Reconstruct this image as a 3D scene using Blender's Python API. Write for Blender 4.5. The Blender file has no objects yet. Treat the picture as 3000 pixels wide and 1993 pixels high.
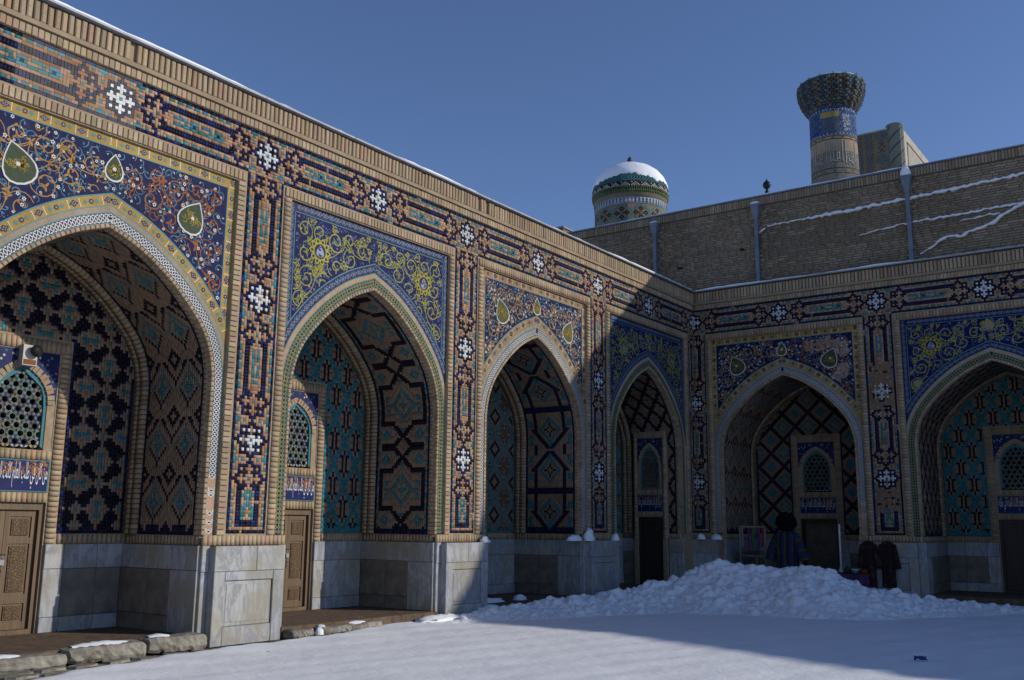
import bpy, math, random
import numpy as np
from mathutils import Matrix, Vector

rnd = random.Random(11)
nr = np.random.default_rng(11)
sc = bpy.context.scene
COL = sc.collection

# ------------------------------------------------------------------ camera
EYE = 1.65
PIT, ROLL, YAW = [math.radians(a) for a in (10.733, 0.542, 54.292)]
_w = np.array([math.sin(YAW) * math.cos(PIT), math.cos(YAW) * math.cos(PIT), math.sin(PIT)])
_r0 = np.array([math.cos(YAW), -math.sin(YAW), 0.0])
_u0 = np.cross(_r0, _w)
_r = math.cos(ROLL) * _r0 + math.sin(ROLL) * _u0
_u = -math.sin(ROLL) * _r0 + math.cos(ROLL) * _u0
cam_data = bpy.data.cameras.new('camera')
cam_data.sensor_width = 36.0
cam_data.lens = 34.29
cam_data.clip_start = 0.1
cam_data.clip_end = 3000.0
cam = bpy.data.objects.new('camera', cam_data)
M = Matrix.Identity(4)
for i in range(3):
    M[i][0], M[i][1], M[i][2] = _r[i], _u[i], -_w[i]
M[0][3], M[1][3], M[2][3] = 0.0, 0.0, EYE
cam.matrix_world = M
COL.objects.link(cam)
sc.camera = cam

# ------------------------------------------------------------------ sky and sun
SUN_TO = Vector((0.56, -1.0, 0.475)).normalized()
SUN_EL = math.asin(SUN_TO.z)
world = bpy.data.worlds.new('World')
sc.world = world
world.use_nodes = True
wn = world.node_tree
for n in list(wn.nodes):
    wn.nodes.remove(n)
sky = wn.nodes.new('ShaderNodeTexSky')
sky.sky_type = 'NISHITA'
sky.sun_disc = False
sky.sun_elevation = SUN_EL
sky.sun_rotation = math.atan2(SUN_TO.x, SUN_TO.y)
sky.altitude = 700.0
sky.air_density = 1.0
sky.dust_density = 0.1
sky.ozone_density = 4.0
bg = wn.nodes.new('ShaderNodeBackground')
bg.inputs['Strength'].default_value = 0.116
wo = wn.nodes.new('ShaderNodeOutputWorld')
wb = wn.nodes.new('ShaderNodeMix')
wb.data_type = 'RGBA'
wb.blend_type = 'MULTIPLY'
wb.inputs['Factor'].default_value = 1.0
wb.inputs['B'].default_value = (0.98, 0.93, 1.05, 1.0)   # camera white balance
wn.links.new(sky.outputs[0], wb.inputs['A'])
wn.links.new(wb.outputs['Result'], bg.inputs['Color'])
wn.links.new(bg.outputs[0], wo.inputs['Surface'])
sun_d = bpy.data.lights.new('sun', 'SUN')
sun_d.energy = 3.25
sun_d.angle = math.radians(0.6)
sun_d.color = (1.0, 0.95, 0.865)
sun = bpy.data.objects.new('sun', sun_d)
sun.rotation_euler = SUN_TO.to_track_quat('Z', 'Y').to_euler()
sun.location = (30, -30, 40)
COL.objects.link(sun)
sc.view_settings.view_transform = 'Standard'
sc.view_settings.look = 'None'
sc.view_settings.exposure = 0.0
sc.view_settings.gamma = 1.0
sc.view_settings.use_curve_mapping = False
sc.cycles.max_bounces = 6
sc.cycles.diffuse_bounces = 1
sc.cycles.glossy_bounces = 2

# ------------------------------------------------------------------ materials
def new_mat(name):
    m = bpy.data.materials.new(name)
    m.use_nodes = True
    nt = m.node_tree
    b = nt.nodes['Principled BSDF']
    return m, nt, b

def N(nt, typ, **kw):
    n = nt.nodes.new(typ)
    for k, v in kw.items():
        if k.startswith('_'):
            setattr(n, k[1:], v)
        else:
            n.inputs[k].default_value = v
    return n

def noise(nt, scale, detail=4.0, rough=0.55, coord='Object', vec=None):
    n = N(nt, 'ShaderNodeTexNoise', Scale=scale, Detail=detail, Roughness=rough)
    if vec is None:
        tc = nt.nodes.new('ShaderNodeTexCoord')
        nt.links.new(tc.outputs[coord], n.inputs['Vector'])
    else:
        nt.links.new(vec, n.inputs['Vector'])
    return n

def ramp(nt, src, stops):
    r = nt.nodes.new('ShaderNodeValToRGB')
    el = r.color_ramp.elements
    while len(el) < len(stops):
        el.new(0.5)
    for e, (p, c) in zip(el, stops):
        e.position = p
        e.color = (c[0], c[1], c[2], 1.0) if not isinstance(c, float) else (c, c, c, 1.0)
    nt.links.new(src, r.inputs['Fac'])
    return r

def mul(nt, a, b, fac=1.0, mode='MULTIPLY'):
    m = nt.nodes.new('ShaderNodeMix')
    m.data_type = 'RGBA'
    m.blend_type = mode
    m.inputs['Factor'].default_value = fac
    if isinstance(a, tuple):
        m.inputs['A'].default_value = a
    else:
        nt.links.new(a, m.inputs['A'])
    if isinstance(b, tuple):
        m.inputs['B'].default_value = b
    else:
        nt.links.new(b, m.inputs['B'])
    return m

def bump(nt, src, strength, dist, b):
    bp = N(nt, 'ShaderNodeBump', Strength=strength, Distance=dist)
    nt.links.new(src, bp.inputs['Height'])
    nt.links.new(bp.outputs['Normal'], b.inputs['Normal'])
    return bp

def gloss_of(nt, alpha, b, noise_out):
    mr = nt.nodes.new('ShaderNodeMapRange')
    nt.links.new(alpha, mr.inputs['Value'])
    mr.inputs['To Min'].default_value = 0.92
    mr.inputs['To Max'].default_value = 0.22
    ad = nt.nodes.new('ShaderNodeMath')
    ad.operation = 'MULTIPLY_ADD'
    nt.links.new(noise_out, ad.inputs[0])
    ad.inputs[1].default_value = 0.18
    nt.links.new(mr.outputs[0], ad.inputs[2])
    nt.links.new(ad.outputs[0], b.inputs['Roughness'])
    sp = nt.nodes.new('ShaderNodeMath')
    sp.operation = 'MULTIPLY_ADD'
    nt.links.new(alpha, sp.inputs[0])
    sp.inputs[1].default_value = 0.09
    sp.inputs[2].default_value = 0.06
    nt.links.new(sp.outputs[0], b.inputs['Specular IOR Level'])

def attr_material(name, source):
    """Ceramic tile and brick: colour and gloss come from the piece itself."""
    m, nt, b = new_mat(name)
    if source == 'attr':
        a = nt.nodes.new('ShaderNodeAttribute')
        a.attribute_name = 'Col'
        col, alpha = a.outputs['Color'], a.outputs['Alpha']
    else:
        a = nt.nodes.new('ShaderNodeObjectInfo')
        col, alpha = a.outputs['Color'], a.outputs['Alpha']
    geo = nt.nodes.new('ShaderNodeNewGeometry')
    big = noise(nt, 0.9, 5.0, 0.6, vec=geo.outputs['Position'])
    fine = noise(nt, 55.0, 5.0, 0.65, vec=geo.outputs['Position'])
    mid = noise(nt, 7.0, 4.0, 0.6, vec=geo.outputs['Position'])
    c1 = mul(nt, col, ramp(nt, big.outputs['Fac'], [(0.3, 0.80), (0.7, 1.12)]).outputs['Color'])
    c2 = mul(nt, c1.outputs['Result'], ramp(nt, fine.outputs['Fac'], [(0.3, 0.78), (0.72, 1.15)]).outputs['Color'])
    # dust and lime bloom
    dust = ramp(nt, mid.outputs['Fac'], [(0.52, 0.0), (0.78, 0.22)])
    mx = nt.nodes.new('ShaderNodeMix')
    mx.data_type = 'RGBA'
    inv = nt.nodes.new('ShaderNodeMath')
    inv.operation = 'MULTIPLY_ADD'
    nt.links.new(alpha, inv.inputs[0])
    inv.inputs[1].default_value = -0.95
    inv.inputs[2].default_value = 1.0
    dm = nt.nodes.new('ShaderNodeMath')
    dm.operation = 'MULTIPLY'
    dm.use_clamp = True
    nt.links.new(dust.outputs['Color'], dm.inputs[0])
    nt.links.new(inv.outputs[0], dm.inputs[1])
    nt.links.new(dm.outputs[0], mx.inputs['Factor'])
    nt.links.new(c2.outputs['Result'], mx.inputs['A'])
    mx.inputs['B'].default_value = (0.33, 0.27, 0.2, 1)
    nt.links.new(mx.outputs['Result'], b.inputs['Base Color'])
    gloss_of(nt, alpha, b, mid.outputs['Fac'])
    bump(nt, fine.outputs['Fac'], 0.35, 0.004, b)
    return m

M_TILE = attr_material('glazed_and_fired_tile', 'attr')
M_PIECE = attr_material('single_brick_or_tile', 'object')

def simple(name, c1, c2, scale, rough, bstr=0.2, bdist=0.01, spec=0.3, metal=0.0, detail=5.0):
    m, nt, b = new_mat(name)
    n = noise(nt, scale, detail, 0.6)
    r = ramp(nt, n.outputs['Fac'], [(0.3, c1), (0.7, c2)])
    nt.links.new(r.outputs['Color'], b.inputs['Base Color'])
    b.inputs['Roughness'].default_value = rough
    b.inputs['Specular IOR Level'].default_value = spec
    b.inputs['Metallic'].default_value = metal
    if bstr:
        bump(nt, n.outputs['Fac'], bstr, bdist, b)
    return m

M_MORTAR = simple('lime_mortar', (0.26, 0.19, 0.12), (0.40, 0.30, 0.20), 6.0, 0.95, 0.4, 0.01)
M_MORTAR_GREY = simple('old_mortar', (0.09, 0.075, 0.055), (0.17, 0.14, 0.10), 5.0, 0.95, 0.4, 0.01)
M_PLASTER = simple('weathered_plaster', (0.25, 0.18, 0.115), (0.36, 0.27, 0.175), 3.0, 0.95, 0.5, 0.02)
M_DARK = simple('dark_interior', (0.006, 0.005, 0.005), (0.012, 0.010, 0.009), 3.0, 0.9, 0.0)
M_METAL = simple('painted_sheet_metal', (0.10, 0.13, 0.17), (0.17, 0.20, 0.25), 4.0, 0.5, 0.05, 0.004, 0.5)
M_ZINC = simple('zinc_coping', (0.24, 0.25, 0.27), (0.36, 0.37, 0.39), 5.0, 0.55, 0.1, 0.004, 0.4)
M_EARTH = simple('trodden_brick_floor', (0.07, 0.045, 0.03), (0.17, 0.115, 0.075), 9.0, 0.95, 0.6, 0.02)
M_STONE = simple('grey_kerb_stone', (0.10, 0.085, 0.065), (0.36, 0.33, 0.27), 5.0, 0.9, 0.8, 0.03, 0.2, 0.0, 9.0)
M_IRON = simple('old_iron', (0.03, 0.027, 0.025), (0.07, 0.06, 0.055), 20.0, 0.55, 0.2, 0.002, 0.5, 0.6)
M_FUR = simple('black_fur', (0.004, 0.004, 0.005), (0.012, 0.011, 0.012), 60.0, 1.0, 0.8, 0.02, 0.05)
M_BRASS = simple('brass', (0.45, 0.30, 0.08), (0.55, 0.38, 0.12), 20.0, 0.35, 0.0, 0.0, 0.5, 0.9)
M_WHITE = simple('white_paint', (0.6, 0.6, 0.6), (0.75, 0.75, 0.75), 8.0, 0.6, 0.0)

def snow_material():
    m, nt, b = new_mat('snow')
    geo = nt.nodes.new('ShaderNodeNewGeometry')
    n1 = noise(nt, 1.3, 5.0, 0.55, vec=geo.outputs['Position'])
    n2 = noise(nt, 26.0, 6.0, 0.65, vec=geo.outputs['Position'])
    n3 = noise(nt, 5.0, 5.0, 0.6, vec=geo.outputs['Position'])
    r = ramp(nt, n1.outputs['Fac'], [(0.3, (0.80, 0.81, 0.83)), (0.7, (0.87, 0.875, 0.885))])
    nt.links.new(r.outputs['Color'], b.inputs['Base Color'])
    b.inputs['Roughness'].default_value = 0.75
    b.inputs['Specular IOR Level'].default_value = 0.2
    add = nt.nodes.new('ShaderNodeMath')
    add.operation = 'MULTIPLY_ADD'
    nt.links.new(n2.outputs['Fac'], add.inputs[0])
    add.inputs[1].default_value = 0.25
    nt.links.new(n3.outputs['Fac'], add.inputs[2])
    bump(nt, add.outputs[0], 0.30, 0.05, b)
    return m
M_SNOW = snow_material()

def marble_material():
    m, nt, b = new_mat('grey_marble')
    oi = nt.nodes.new('ShaderNodeObjectInfo')
    geo = nt.nodes.new('ShaderNodeNewGeometry')
    comb = nt.nodes.new('ShaderNodeVectorMath')
    comb.operation = 'MULTIPLY_ADD'
    nt.links.new(oi.outputs['Random'], comb.inputs[0])
    comb.inputs[1].default_value = (17.0, 31.0, 23.0)
    nt.links.new(geo.outputs['Position'], comb.inputs[2])
    mp = nt.nodes.new('ShaderNodeMapping')
    mp.inputs['Rotation'].default_value = (0.5, 0.65, 0.3)
    mp.inputs['Scale'].default_value = (1.0, 1.0, 0.35)
    nt.links.new(comb.outputs[0], mp.inputs['Vector'])
    n1 = noise(nt, 4.5, 7.0, 0.6, vec=mp.outputs[0])
    n1.inputs['Distortion'].default_value = 1.4
    veins = ramp(nt, n1.outputs['Fac'], [(0.38, (0.40, 0.40, 0.41)), (0.47, (0.25, 0.255, 0.275)), (0.52, (0.37, 0.37, 0.38)), (0.68, (0.46, 0.45, 0.435))])
    n2 = noise(nt, 1.6, 5.0, 0.6, vec=geo.outputs['Position'])
    stain = ramp(nt, n2.outputs['Fac'], [(0.47, 0.0), (0.62, 0.8)])
    mx = nt.nodes.new('ShaderNodeMix')
    mx.data_type = 'RGBA'
    nt.links.new(stain.outputs['Color'], mx.inputs['Factor'])
    nt.links.new(veins.outputs['Color'], mx.inputs['A'])
    mx.inputs['B'].default_value = (0.30, 0.27, 0.20, 1)
    tint = ramp(nt, oi.outputs['Random'], [(0.0, (0.80, 0.83, 0.88)), (0.5, (1.0, 1.0, 1.0)), (1.0, (0.92, 0.90, 0.84))])
    fin = mul(nt, mx.outputs['Result'], tint.outputs['Color'])
    nt.links.new(fin.outputs['Result'], b.inputs['Base Color'])
    b.inputs['Roughness'].default_value = 0.55
    b.inputs['Specular IOR Level'].default_value = 0.35
    n3 = noise(nt, 30.0, 5.0, 0.6, vec=geo.outputs['Position'])
    bump(nt, n3.outputs['Fac'], 0.15, 0.004, b)
    return m
M_MARBLE = marble_material()
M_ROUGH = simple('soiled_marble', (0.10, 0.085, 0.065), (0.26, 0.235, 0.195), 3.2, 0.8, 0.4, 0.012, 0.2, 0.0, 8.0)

def wood_material(name, c1, c2, carve=0.0):
    m, nt, b = new_mat(name)
    tc = nt.nodes.new('ShaderNodeTexCoord')
    mp = nt.nodes.new('ShaderNodeMapping')
    mp.inputs['Scale'].default_value = (30.0, 30.0, 1.6)
    nt.links.new(tc.outputs['Object'], mp.inputs['Vector'])
    n = noise(nt, 1.0, 6.0, 0.6, vec=mp.outputs[0])
    n.inputs['Distortion'].default_value = 0.6
    r = ramp(nt, n.outputs['Fac'], [(0.28, c1), (0.72, c2)])
    nt.links.new(r.outputs['Color'], b.inputs['Base Color'])
    b.inputs['Roughness'].default_value = 0.6
    if carve:
        v = N(nt, 'ShaderNodeTexVoronoi', Scale=26.0)
        v.feature = 'DISTANCE_TO_EDGE'
        nt.links.new(tc.outputs['Object'], v.inputs['Vector'])
        st = ramp(nt, v.outputs['Distance'], [(0.05, 0.0), (0.18, 1.0)])
        bump(nt, st.outputs['Color'], carve, 0.012, b)
    else:
        bump(nt, n.outputs['Fac'], 0.2, 0.004, b)
    return m
M_WOOD = wood_material('brown_door_wood', (0.085, 0.05, 0.023), (0.175, 0.105, 0.048))
M_CARVED = wood_material('carved_door_wood', (0.08, 0.047, 0.021), (0.17, 0.10, 0.045), 0.9)
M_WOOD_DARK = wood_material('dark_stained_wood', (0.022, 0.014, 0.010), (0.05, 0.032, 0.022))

# ------------------------------------------------------------------ mesh helpers
def link(name, me, mat, parent=None, loc=(0, 0, 0), rot=(0, 0, 0), kind=None, label=None, color=None):
    o = bpy.data.objects.new(name, me)
    if me is not None and mat is not None and not me.materials:
        me.materials.append(mat)
    COL.objects.link(o)
    o.location = loc
    o.rotation_euler = rot
    if parent is not None:
        o.parent = parent
    if kind:
        o['kind'] = kind
    if label:
        o['label'] = label
    if color is not None:
        o.color = color
    return o

def thing(name, label, cat, loc=(0, 0, 0), rotz=0.0, group=None):
    o = bpy.data.objects.new(name, None)
    o.empty_display_size = 0.3
    COL.objects.link(o)
    o.location = loc
    o.rotation_euler = (0, 0, rotz)
    o['label'] = label
    o['category'] = cat
    if group:
        o['group'] = group
    return o

def tag(o, label, cat, group=None, kind=None):
    o['label'] = label
    o['category'] = cat
    if group:
        o['group'] = group
    if kind:
        o['kind'] = kind
    return o

def np_mesh(name, V, Q, C=None, smooth=False):
    me = bpy.data.meshes.new(name)
    V = np.ascontiguousarray(V, dtype=np.float32)
    Q = np.ascontiguousarray(Q, dtype=np.int32)
    me.vertices.add(len(V))
    me.vertices.foreach_set('co', V.ravel())
    me.loops.add(Q.size)
    me.loops.foreach_set('vertex_index', Q.ravel())
    me.polygons.add(len(Q))
    me.polygons.foreach_set('loop_start', np.arange(len(Q), dtype=np.int32) * Q.shape[1])
    if smooth:
        me.polygons.foreach_set('use_smooth', np.ones(len(Q), dtype=bool))
    me.update(calc_edges=True)
    if C is not None:
        at = me.color_attributes.new('Col', 'FLOAT_COLOR', 'POINT')
        at.data.foreach_set('color', np.ascontiguousarray(C, dtype=np.float32).ravel())
    return me

class MB:
    """Collects polygons with a colour each; build() makes one mesh."""
    def __init__(self):
        self.v, self.f, self.c = [], [], []
    def poly(self, pts, col=(1, 1, 1, 0)):
        i = len(self.v)
        self.v.extend([tuple(p) for p in pts])
        self.f.append(tuple(range(i, i + len(pts))))
        self.c.extend([col] * len(pts))
    def box(self, x0, x1, y0, y1, z0, z1, col=(1, 1, 1, 0)):
        i = len(self.v)
        self.v += [(x0, y0, z0), (x1, y0, z0), (x1, y1, z0), (x0, y1, z0), (x0, y0, z1), (x1, y0, z1), (x1, y1, z1), (x0, y1, z1)]
        self.f += [(i, i + 3, i + 2, i + 1), (i + 4, i + 5, i + 6, i + 7), (i, i + 1, i + 5, i + 4), (i + 1, i + 2, i + 6, i + 5), (i + 2, i + 3, i + 7, i + 6), (i + 3, i, i + 4, i + 7)]
        self.c += [col] * 8
    def hexa(self, P, col=(1, 1, 1, 0)):
        """8 corner points ordered like box()."""
        i = len(self.v)
        self.v += [tuple(p) for p in P]
        self.f += [(i, i + 3, i + 2, i + 1), (i + 4, i + 5, i + 6, i + 7), (i, i + 1, i + 5, i + 4), (i + 1, i + 2, i + 6, i + 5), (i + 2, i + 3, i + 7, i + 6), (i + 3, i, i + 4, i + 7)]
        self.c += [col] * 8
    def grid(self, P, col=(1, 1, 1, 0), closed=False):
        """P: rows of points -> quads between rows."""
        i = len(self.v)
        R, K = len(P), len(P[0])
        for row in P:
            self.v += [tuple(p) for p in row]
            self.c += [col] * K
        for a in range(R - 1):
            for b in range(K if closed else K - 1):
                b2 = (b + 1) % K
                self.f.append((i + a * K + b, i + a * K + b2, i + (a + 1) * K + b2, i + (a + 1) * K + b))
    def lathe(self, prof, cx=0.0, cy=0.0, seg=24, col=(1, 1, 1, 0)):
        P = [[(cx + r * math.cos(2 * math.pi * k / seg), cy + r * math.sin(2 * math.pi * k / seg), z) for k in range(seg)] for r, z in prof]
        self.grid(P, col, True)
    def tube(self, pts, rad, seg=8, col=(1, 1, 1, 0)):
        P = []
        n = len(pts)
        for k, p in enumerate(pts):
            a = Vector(pts[max(k - 1, 0)]); b = Vector(pts[min(k + 1, n - 1)])
            d = (b - a).normalized()
            s = d.cross(Vector((0, 0, 1)))
            if s.length < 1e-4:
                s = Vector((1, 0, 0))
            s.normalize()
            t = d.cross(s)
            r = rad[k] if isinstance(rad, (list, tuple)) else rad
            P.append([tuple(Vector(p) + r * (math.cos(2 * math.pi * q / seg) * s + math.sin(2 * math.pi * q / seg) * t)) for q in range(seg)])
        self.grid(P, col, True)
        self.poly(P[0], col)
        self.poly(P[-1][::-1], col)
    def build(self, name, mat, parent=None, smooth=False, **kw):
        me = bpy.data.meshes.new(name)
        me.from_pydata(self.v, [], self.f)
        if smooth:
            me.polygons.foreach_set('use_smooth', np.ones(len(me.polygons), dtype=bool))
        at = me.color_attributes.new('Col', 'FLOAT_COLOR', 'POINT')
        at.data.foreach_set('color', np.array(self.c, dtype=np.float32).ravel())
        me.update()
        return link(name, me, mat, parent, **kw)

_brick_cache = {}
def brick_mesh(dx, dy, dz, bev=0.006, mat=None):
    """Box centred on the origin, front (-y) edges chamfered; 9 quads."""
    key = (round(dx, 4), round(dy, 4), round(dz, 4), bev, mat.name)
    if key in _brick_cache:
        return _brick_cache[key]
    x, y, z = dx / 2, dy / 2, dz / 2
    b = min(bev, x * 0.4, z * 0.4)
    v = [(-x + b, -y, -z + b), (x - b, -y, -z + b), (x - b, -y, z - b), (-x + b, -y, z - b),
         (-x, -y + b, -z), (x, -y + b, -z), (x, -y + b, z), (-x, -y + b, z),
         (-x, y, -z), (x, y, -z), (x, y, z), (-x, y, z)]
    f = [(0, 1, 2, 3), (4, 5, 1, 0), (5, 6, 2, 1), (6, 7, 3, 2), (7, 4, 0, 3), (8, 9, 5, 4), (9, 10, 6, 5), (10, 11, 7, 6), (11, 8, 4, 7)]
    me = bpy.data.meshes.new('brick')
    me.from_pydata(v, [], f)
    me.materials.append(mat)
    _brick_cache[key] = me
    return me

# ------------------------------------------------------------------ colours (albedo + gloss)
PAL = {
    'o': (0.40, 0.235, 0.135, 0.06), 'n': (0.010, 0.012, 0.042, 0.8), 'm': (0.010, 0.012, 0.042, 0.8),
    't': (0.050, 0.195, 0.215, 0.80), 'w': (0.66, 0.65, 0.61, 0.75), 'k': (0.012, 0.010, 0.020, 0.8),
    'y': (0.46, 0.29, 0.035, 0.7), 'g': (0.05, 0.12, 0.06, 0.7), 'b': (0.42, 0.32, 0.205, 0.03),
    'q': (0.30, 0.205, 0.14, 0.04), 'p': (0.46, 0.30, 0.20, 0.05), 'a': (0.40, 0.17, 0.035, 0.6), 'd': (0.25, 0.16, 0.09, 0.05),
}
def jit(c, amt=0.16):
    k = 1.0 + rnd.uniform(-amt, amt)
    return (c[0] * k * (1 + rnd.uniform(-.05, .05)), c[1] * k, c[2] * k * (1 + rnd.uniform(-.08, .08)), c[3])
def pcol(ch):
    if ch in 'nm':
        q = rnd.random()
        if q < 0.2:
            return jit((0.012, 0.020, 0.095, 0.8), 0.2)
        if q < 0.5:
            return jit((0.011, 0.010, 0.022, 0.8), 0.25)
        return jit(PAL['n'], 0.25)
    if ch == 't':
        q = rnd.random()
        return jit((0.045, 0.165, 0.15, 0.8) if q < 0.2 else (0.055, 0.19, 0.27, 0.8) if q < 0.4 else PAL['t'], 0.18)
    if ch == 'o':
        q = rnd.random()
        return jit((0.43, 0.285, 0.175, 0.05) if q < 0.35 else (0.36, 0.185, 0.10, 0.06) if q < 0.5 else PAL['o'], 0.14)
    if ch == 'b':
        q = rnd.random()
        return jit((0.42, 0.275, 0.185, 0.03) if q < 0.18 else (0.35, 0.262, 0.165, 0.03) if q < 0.4 else PAL['b'], 0.14)
    return jit(PAL[ch], 0.1)

# ------------------------------------------------------------------ tile batches
class TB:
    def __init__(self):
        self.r = []
    def add(self, u0, u1, v0, v1, n0, n1, col):
        self.r.append((u0, u1, v0, v1, n0, n1) + tuple(col))
    def build(self, name, mat, parent, mapping, gap=0.0012, **kw):
        if not self.r:
            return None
        A = np.array(self.r)
        K = len(A)
        u0, u1, v0, v1 = A[:, 0] + gap, A[:, 1] - gap, A[:, 2] + gap, A[:, 3] - gap
        n0, n1 = A[:, 4], A[:, 5]
        U = np.stack([u0, u1, u1, u0, u0, u1, u1, u0], 1)
        Vv = np.stack([v0, v0, v1, v1, v0, v0, v1, v1], 1)
        t1 = nr.normal(0, 0.0007, (K, 1)); t2 = nr.normal(0, 0.0007, (K, 1)); t0 = nr.normal(0, 0.0008, (K, 1))
        nf = n1[:, None] + t0 + t1 * np.array([[-1, 1, 1, -1]]) + t2 * np.array([[-1, -1, 1, 1]])
        Nn = np.concatenate([np.repeat(n0[:, None], 4, 1), nf], 1)
        P = mapping(U.ravel(), Vv.ravel(), Nn.ravel())
        base = (np.arange(K) * 8)[:, None]
        q = np.array([[4, 5, 6, 7], [0, 1, 5, 4], [1, 2, 6, 5], [2, 3, 7, 6], [3, 0, 4, 7]])
        Q = (base[:, None, :] + q[None]).reshape(-1, 4)
        C = np.repeat(A[:, 6:10], 8, 0)
        return link(name, np_mesh(name, P, Q, C), mat, parent, **kw)

def flat(u, v, n):
    return np.stack([u, -n, v], 1)

# ------------------------------------------------------------------ banna'i patterns
def put(G, c, r, ch):
    if 0 <= r < G.shape[1]:
        G[c + 7, r] = ch
        G[-c + 7, r] = ch

def motif(G, r0, f, open_dir=0):
    for dr in range(-4, 5):
        a = abs(dr)
        solid = open_dir != 0 and dr * open_dir > 1
        if a == 0:
            for c in range(5): put(G, c, r0, f)
            put(G, 0, r0, 't'); put(G, 5, r0, 'n'); put(G, 6, r0, 'n')
        elif a == 1:
            for c, ch in ((0, f), (1, f), (2, 'n'), (3, f), (4, 'n'), (5, 'n')): put(G, c, r0 + dr, ch)
        elif a == 2:
            for c, ch in ((0, f), (1, 'n'), (2, 'n'), (3, 'n'), (4, 'n')): put(G, c, r0 + dr, ch)
        elif a == 3:
            for c, ch in ((0, f), (1, f), (2, 'n'), (3, 'n' if solid else f), (4, 'n')): put(G, c, r0 + dr, ch)
        elif not solid:
            for c, ch in ((0, f), (1, 'n'), (2, 'n'), (3, 'n'), (4, 'n')): put(G, c, r0 + dr, ch)

def joint(G, r):
    """the small waist half-way between a flower and a cross"""
    for k in (-1, 0, 1):
        put(G, 0, r + k, 'n'); put(G, 6, r + k, 't')
    put(G, 1, r - 1, 'n'); put(G, 1, r + 1, 'n')
    put(G, 3, r, 't'); put(G, 5, r, 't')
    put(G, 6, r - 3, 't'); put(G, 6, r + 3, 't')

KUFIC_LONG = ["TTTTT.TTT.TTTT.TTT.", "....T.TNT....T.TNTT", "TTTTTTTTTTTTTTTTTT."]
KUFIC_SHORT = ["T.T", "T.T", "T.T", "TTT", "T..", "T.T", "T.T", "T.T", "TTT", "...", "TTT"]

def cartouche(G, ra, rb, long=True, flip=False):
    for r in range(ra, rb + 1):
        put(G, 4, r, 'm'); put(G, 3, r, 'm')
        put(G, 5, r, 'o')
        put(G, 6, r, 't' if (r - ra) % 3 != 2 else 'o')
        for c in (0, 1, 2): put(G, c, r, 'o')
    n = rb - ra + 1
    if long:
        k = KUFIC_LONG
        s = ra + max(0, (n - len(k[0])) // 2)
        for row in range(3):
            for j, ch in enumerate(k[row]):
                if ch != '.' and ra <= s + j <= rb:
                    G[7 + (1 - row), s + j] = 't' if ch == 'T' else 'n'
    else:
        k = KUFIC_SHORT
        s = ra + max(0, (n - len(k)) // 2)
        for j, row in enumerate(k):
            for c, ch in enumerate(row):
                if ch == 'T' and ra <= s + j <= rb:
                    G[6 + c, s + j] = 't'

def new_grid(n):
    G = np.full((15, n), 'o', dtype='U1')
    G[0, :] = 'n'; G[14, :] = 'n'
    return G

def grid_tiles(G, place, individual=None):
    """merge cells of one colour into bricks up to three cells long, call place(c0,c1,r0,r1,ch)."""
    Cn, R = G.shape
    used = np.zeros(G.shape, bool)
    for r in range(R):
        for c in range(Cn):
            if used[c, r]:
                continue
            ch = G[c, r]
            dc, dr = 1, 1
            if ch == 'm':
                while dc < 2 and c + dc < Cn and G[c + dc, r] == ch and not used[c + dc, r]:
                    dc += 1
            else:
                edge = c in (0, Cn - 1)
                along = edge or rnd.random() < 0.5 or ch == 't'
                lim = 3
                if along:
                    while dr < lim and r + dr < R and G[c, r + dr] == ch and not used[c, r + dr]:
                        dr += 1
                else:
                    while dc < lim and c + dc < Cn and G[c + dc, r] == ch and not used[c + dc, r] and c + dc != Cn - 1:
                        dc += 1
            used[c:c + dc, r:r + dr] = True
            place(c, c + dc, r, r + dr, ch)

def frieze_bay(n=107):
    G = new_grid(n + 1)
    F0, F1, F2 = 0, 53, n
    for f, sgn in ((F0, 1), (F1, -1), (F1, 1), (F2, -1)):
        joint(G, f + 6 * sgn)
    for f in (F0, F1, F2):
        motif(G, f, 'w')
    for a, b in ((F0, F1), (F1, F2)):
        motif(G, a + 12, 'o', 1); motif(G, b - 12, 'o', -1)
        cartouche(G, a + 16, b - 16)
        for c in (3, 4):
            for rr in (a + 14, a + 15, b - 14, b - 15): put(G, c, rr, 'n')
    return G

def pilaster_grid():
    G = new_grid(123)
    for j in (6, 42, 54, 87, 99): joint(G, j)
    for f in (0, 48, 93): motif(G, f, 'w')
    for c0, d in ((12, 1), (36, -1), (60, 1), (81, -1), (105, 1)): motif(G, c0, 'o', d)
    cartouche(G, 16, 32, False); cartouche(G, 64, 77, False)
    for rr in range(109, 120):
        for c in range(8):
            put(G, c, rr, 'n' if c == 7 else ('t' if rr % 2 else 'o') if c == 6 else 'o' if c == 5 else 'm' if c in (3, 4) else 't')
    foot = ["o.t", "oot", "o.t", "ooo", "..o", ".tt", "ooo", ".oo", "ooo", "t.o"]
    foot = ["tto", "toto", "t.oo", "otoo", "ootoo"]
    pat = {109: (0, 't'), 110: (0, 'o')}
    for rr, cells in {109: 'tto', 110: 'ott', 111: 'tto', 112: 'too', 113: 'tto', 114: 'ott', 115: 'oot', 116: 'ott', 117: 'oot'}.items():
        for c, ch in enumerate(cells): put(G, c, rr, ch)
    for rr in (118, 119):
        for c in range(5): put(G, c, rr, 'm')
    for c in range(7): put(G, c, 120, 'o')
    for c in range(8): put(G, c, 121, 'n')
    return G[:, :122]

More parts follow.
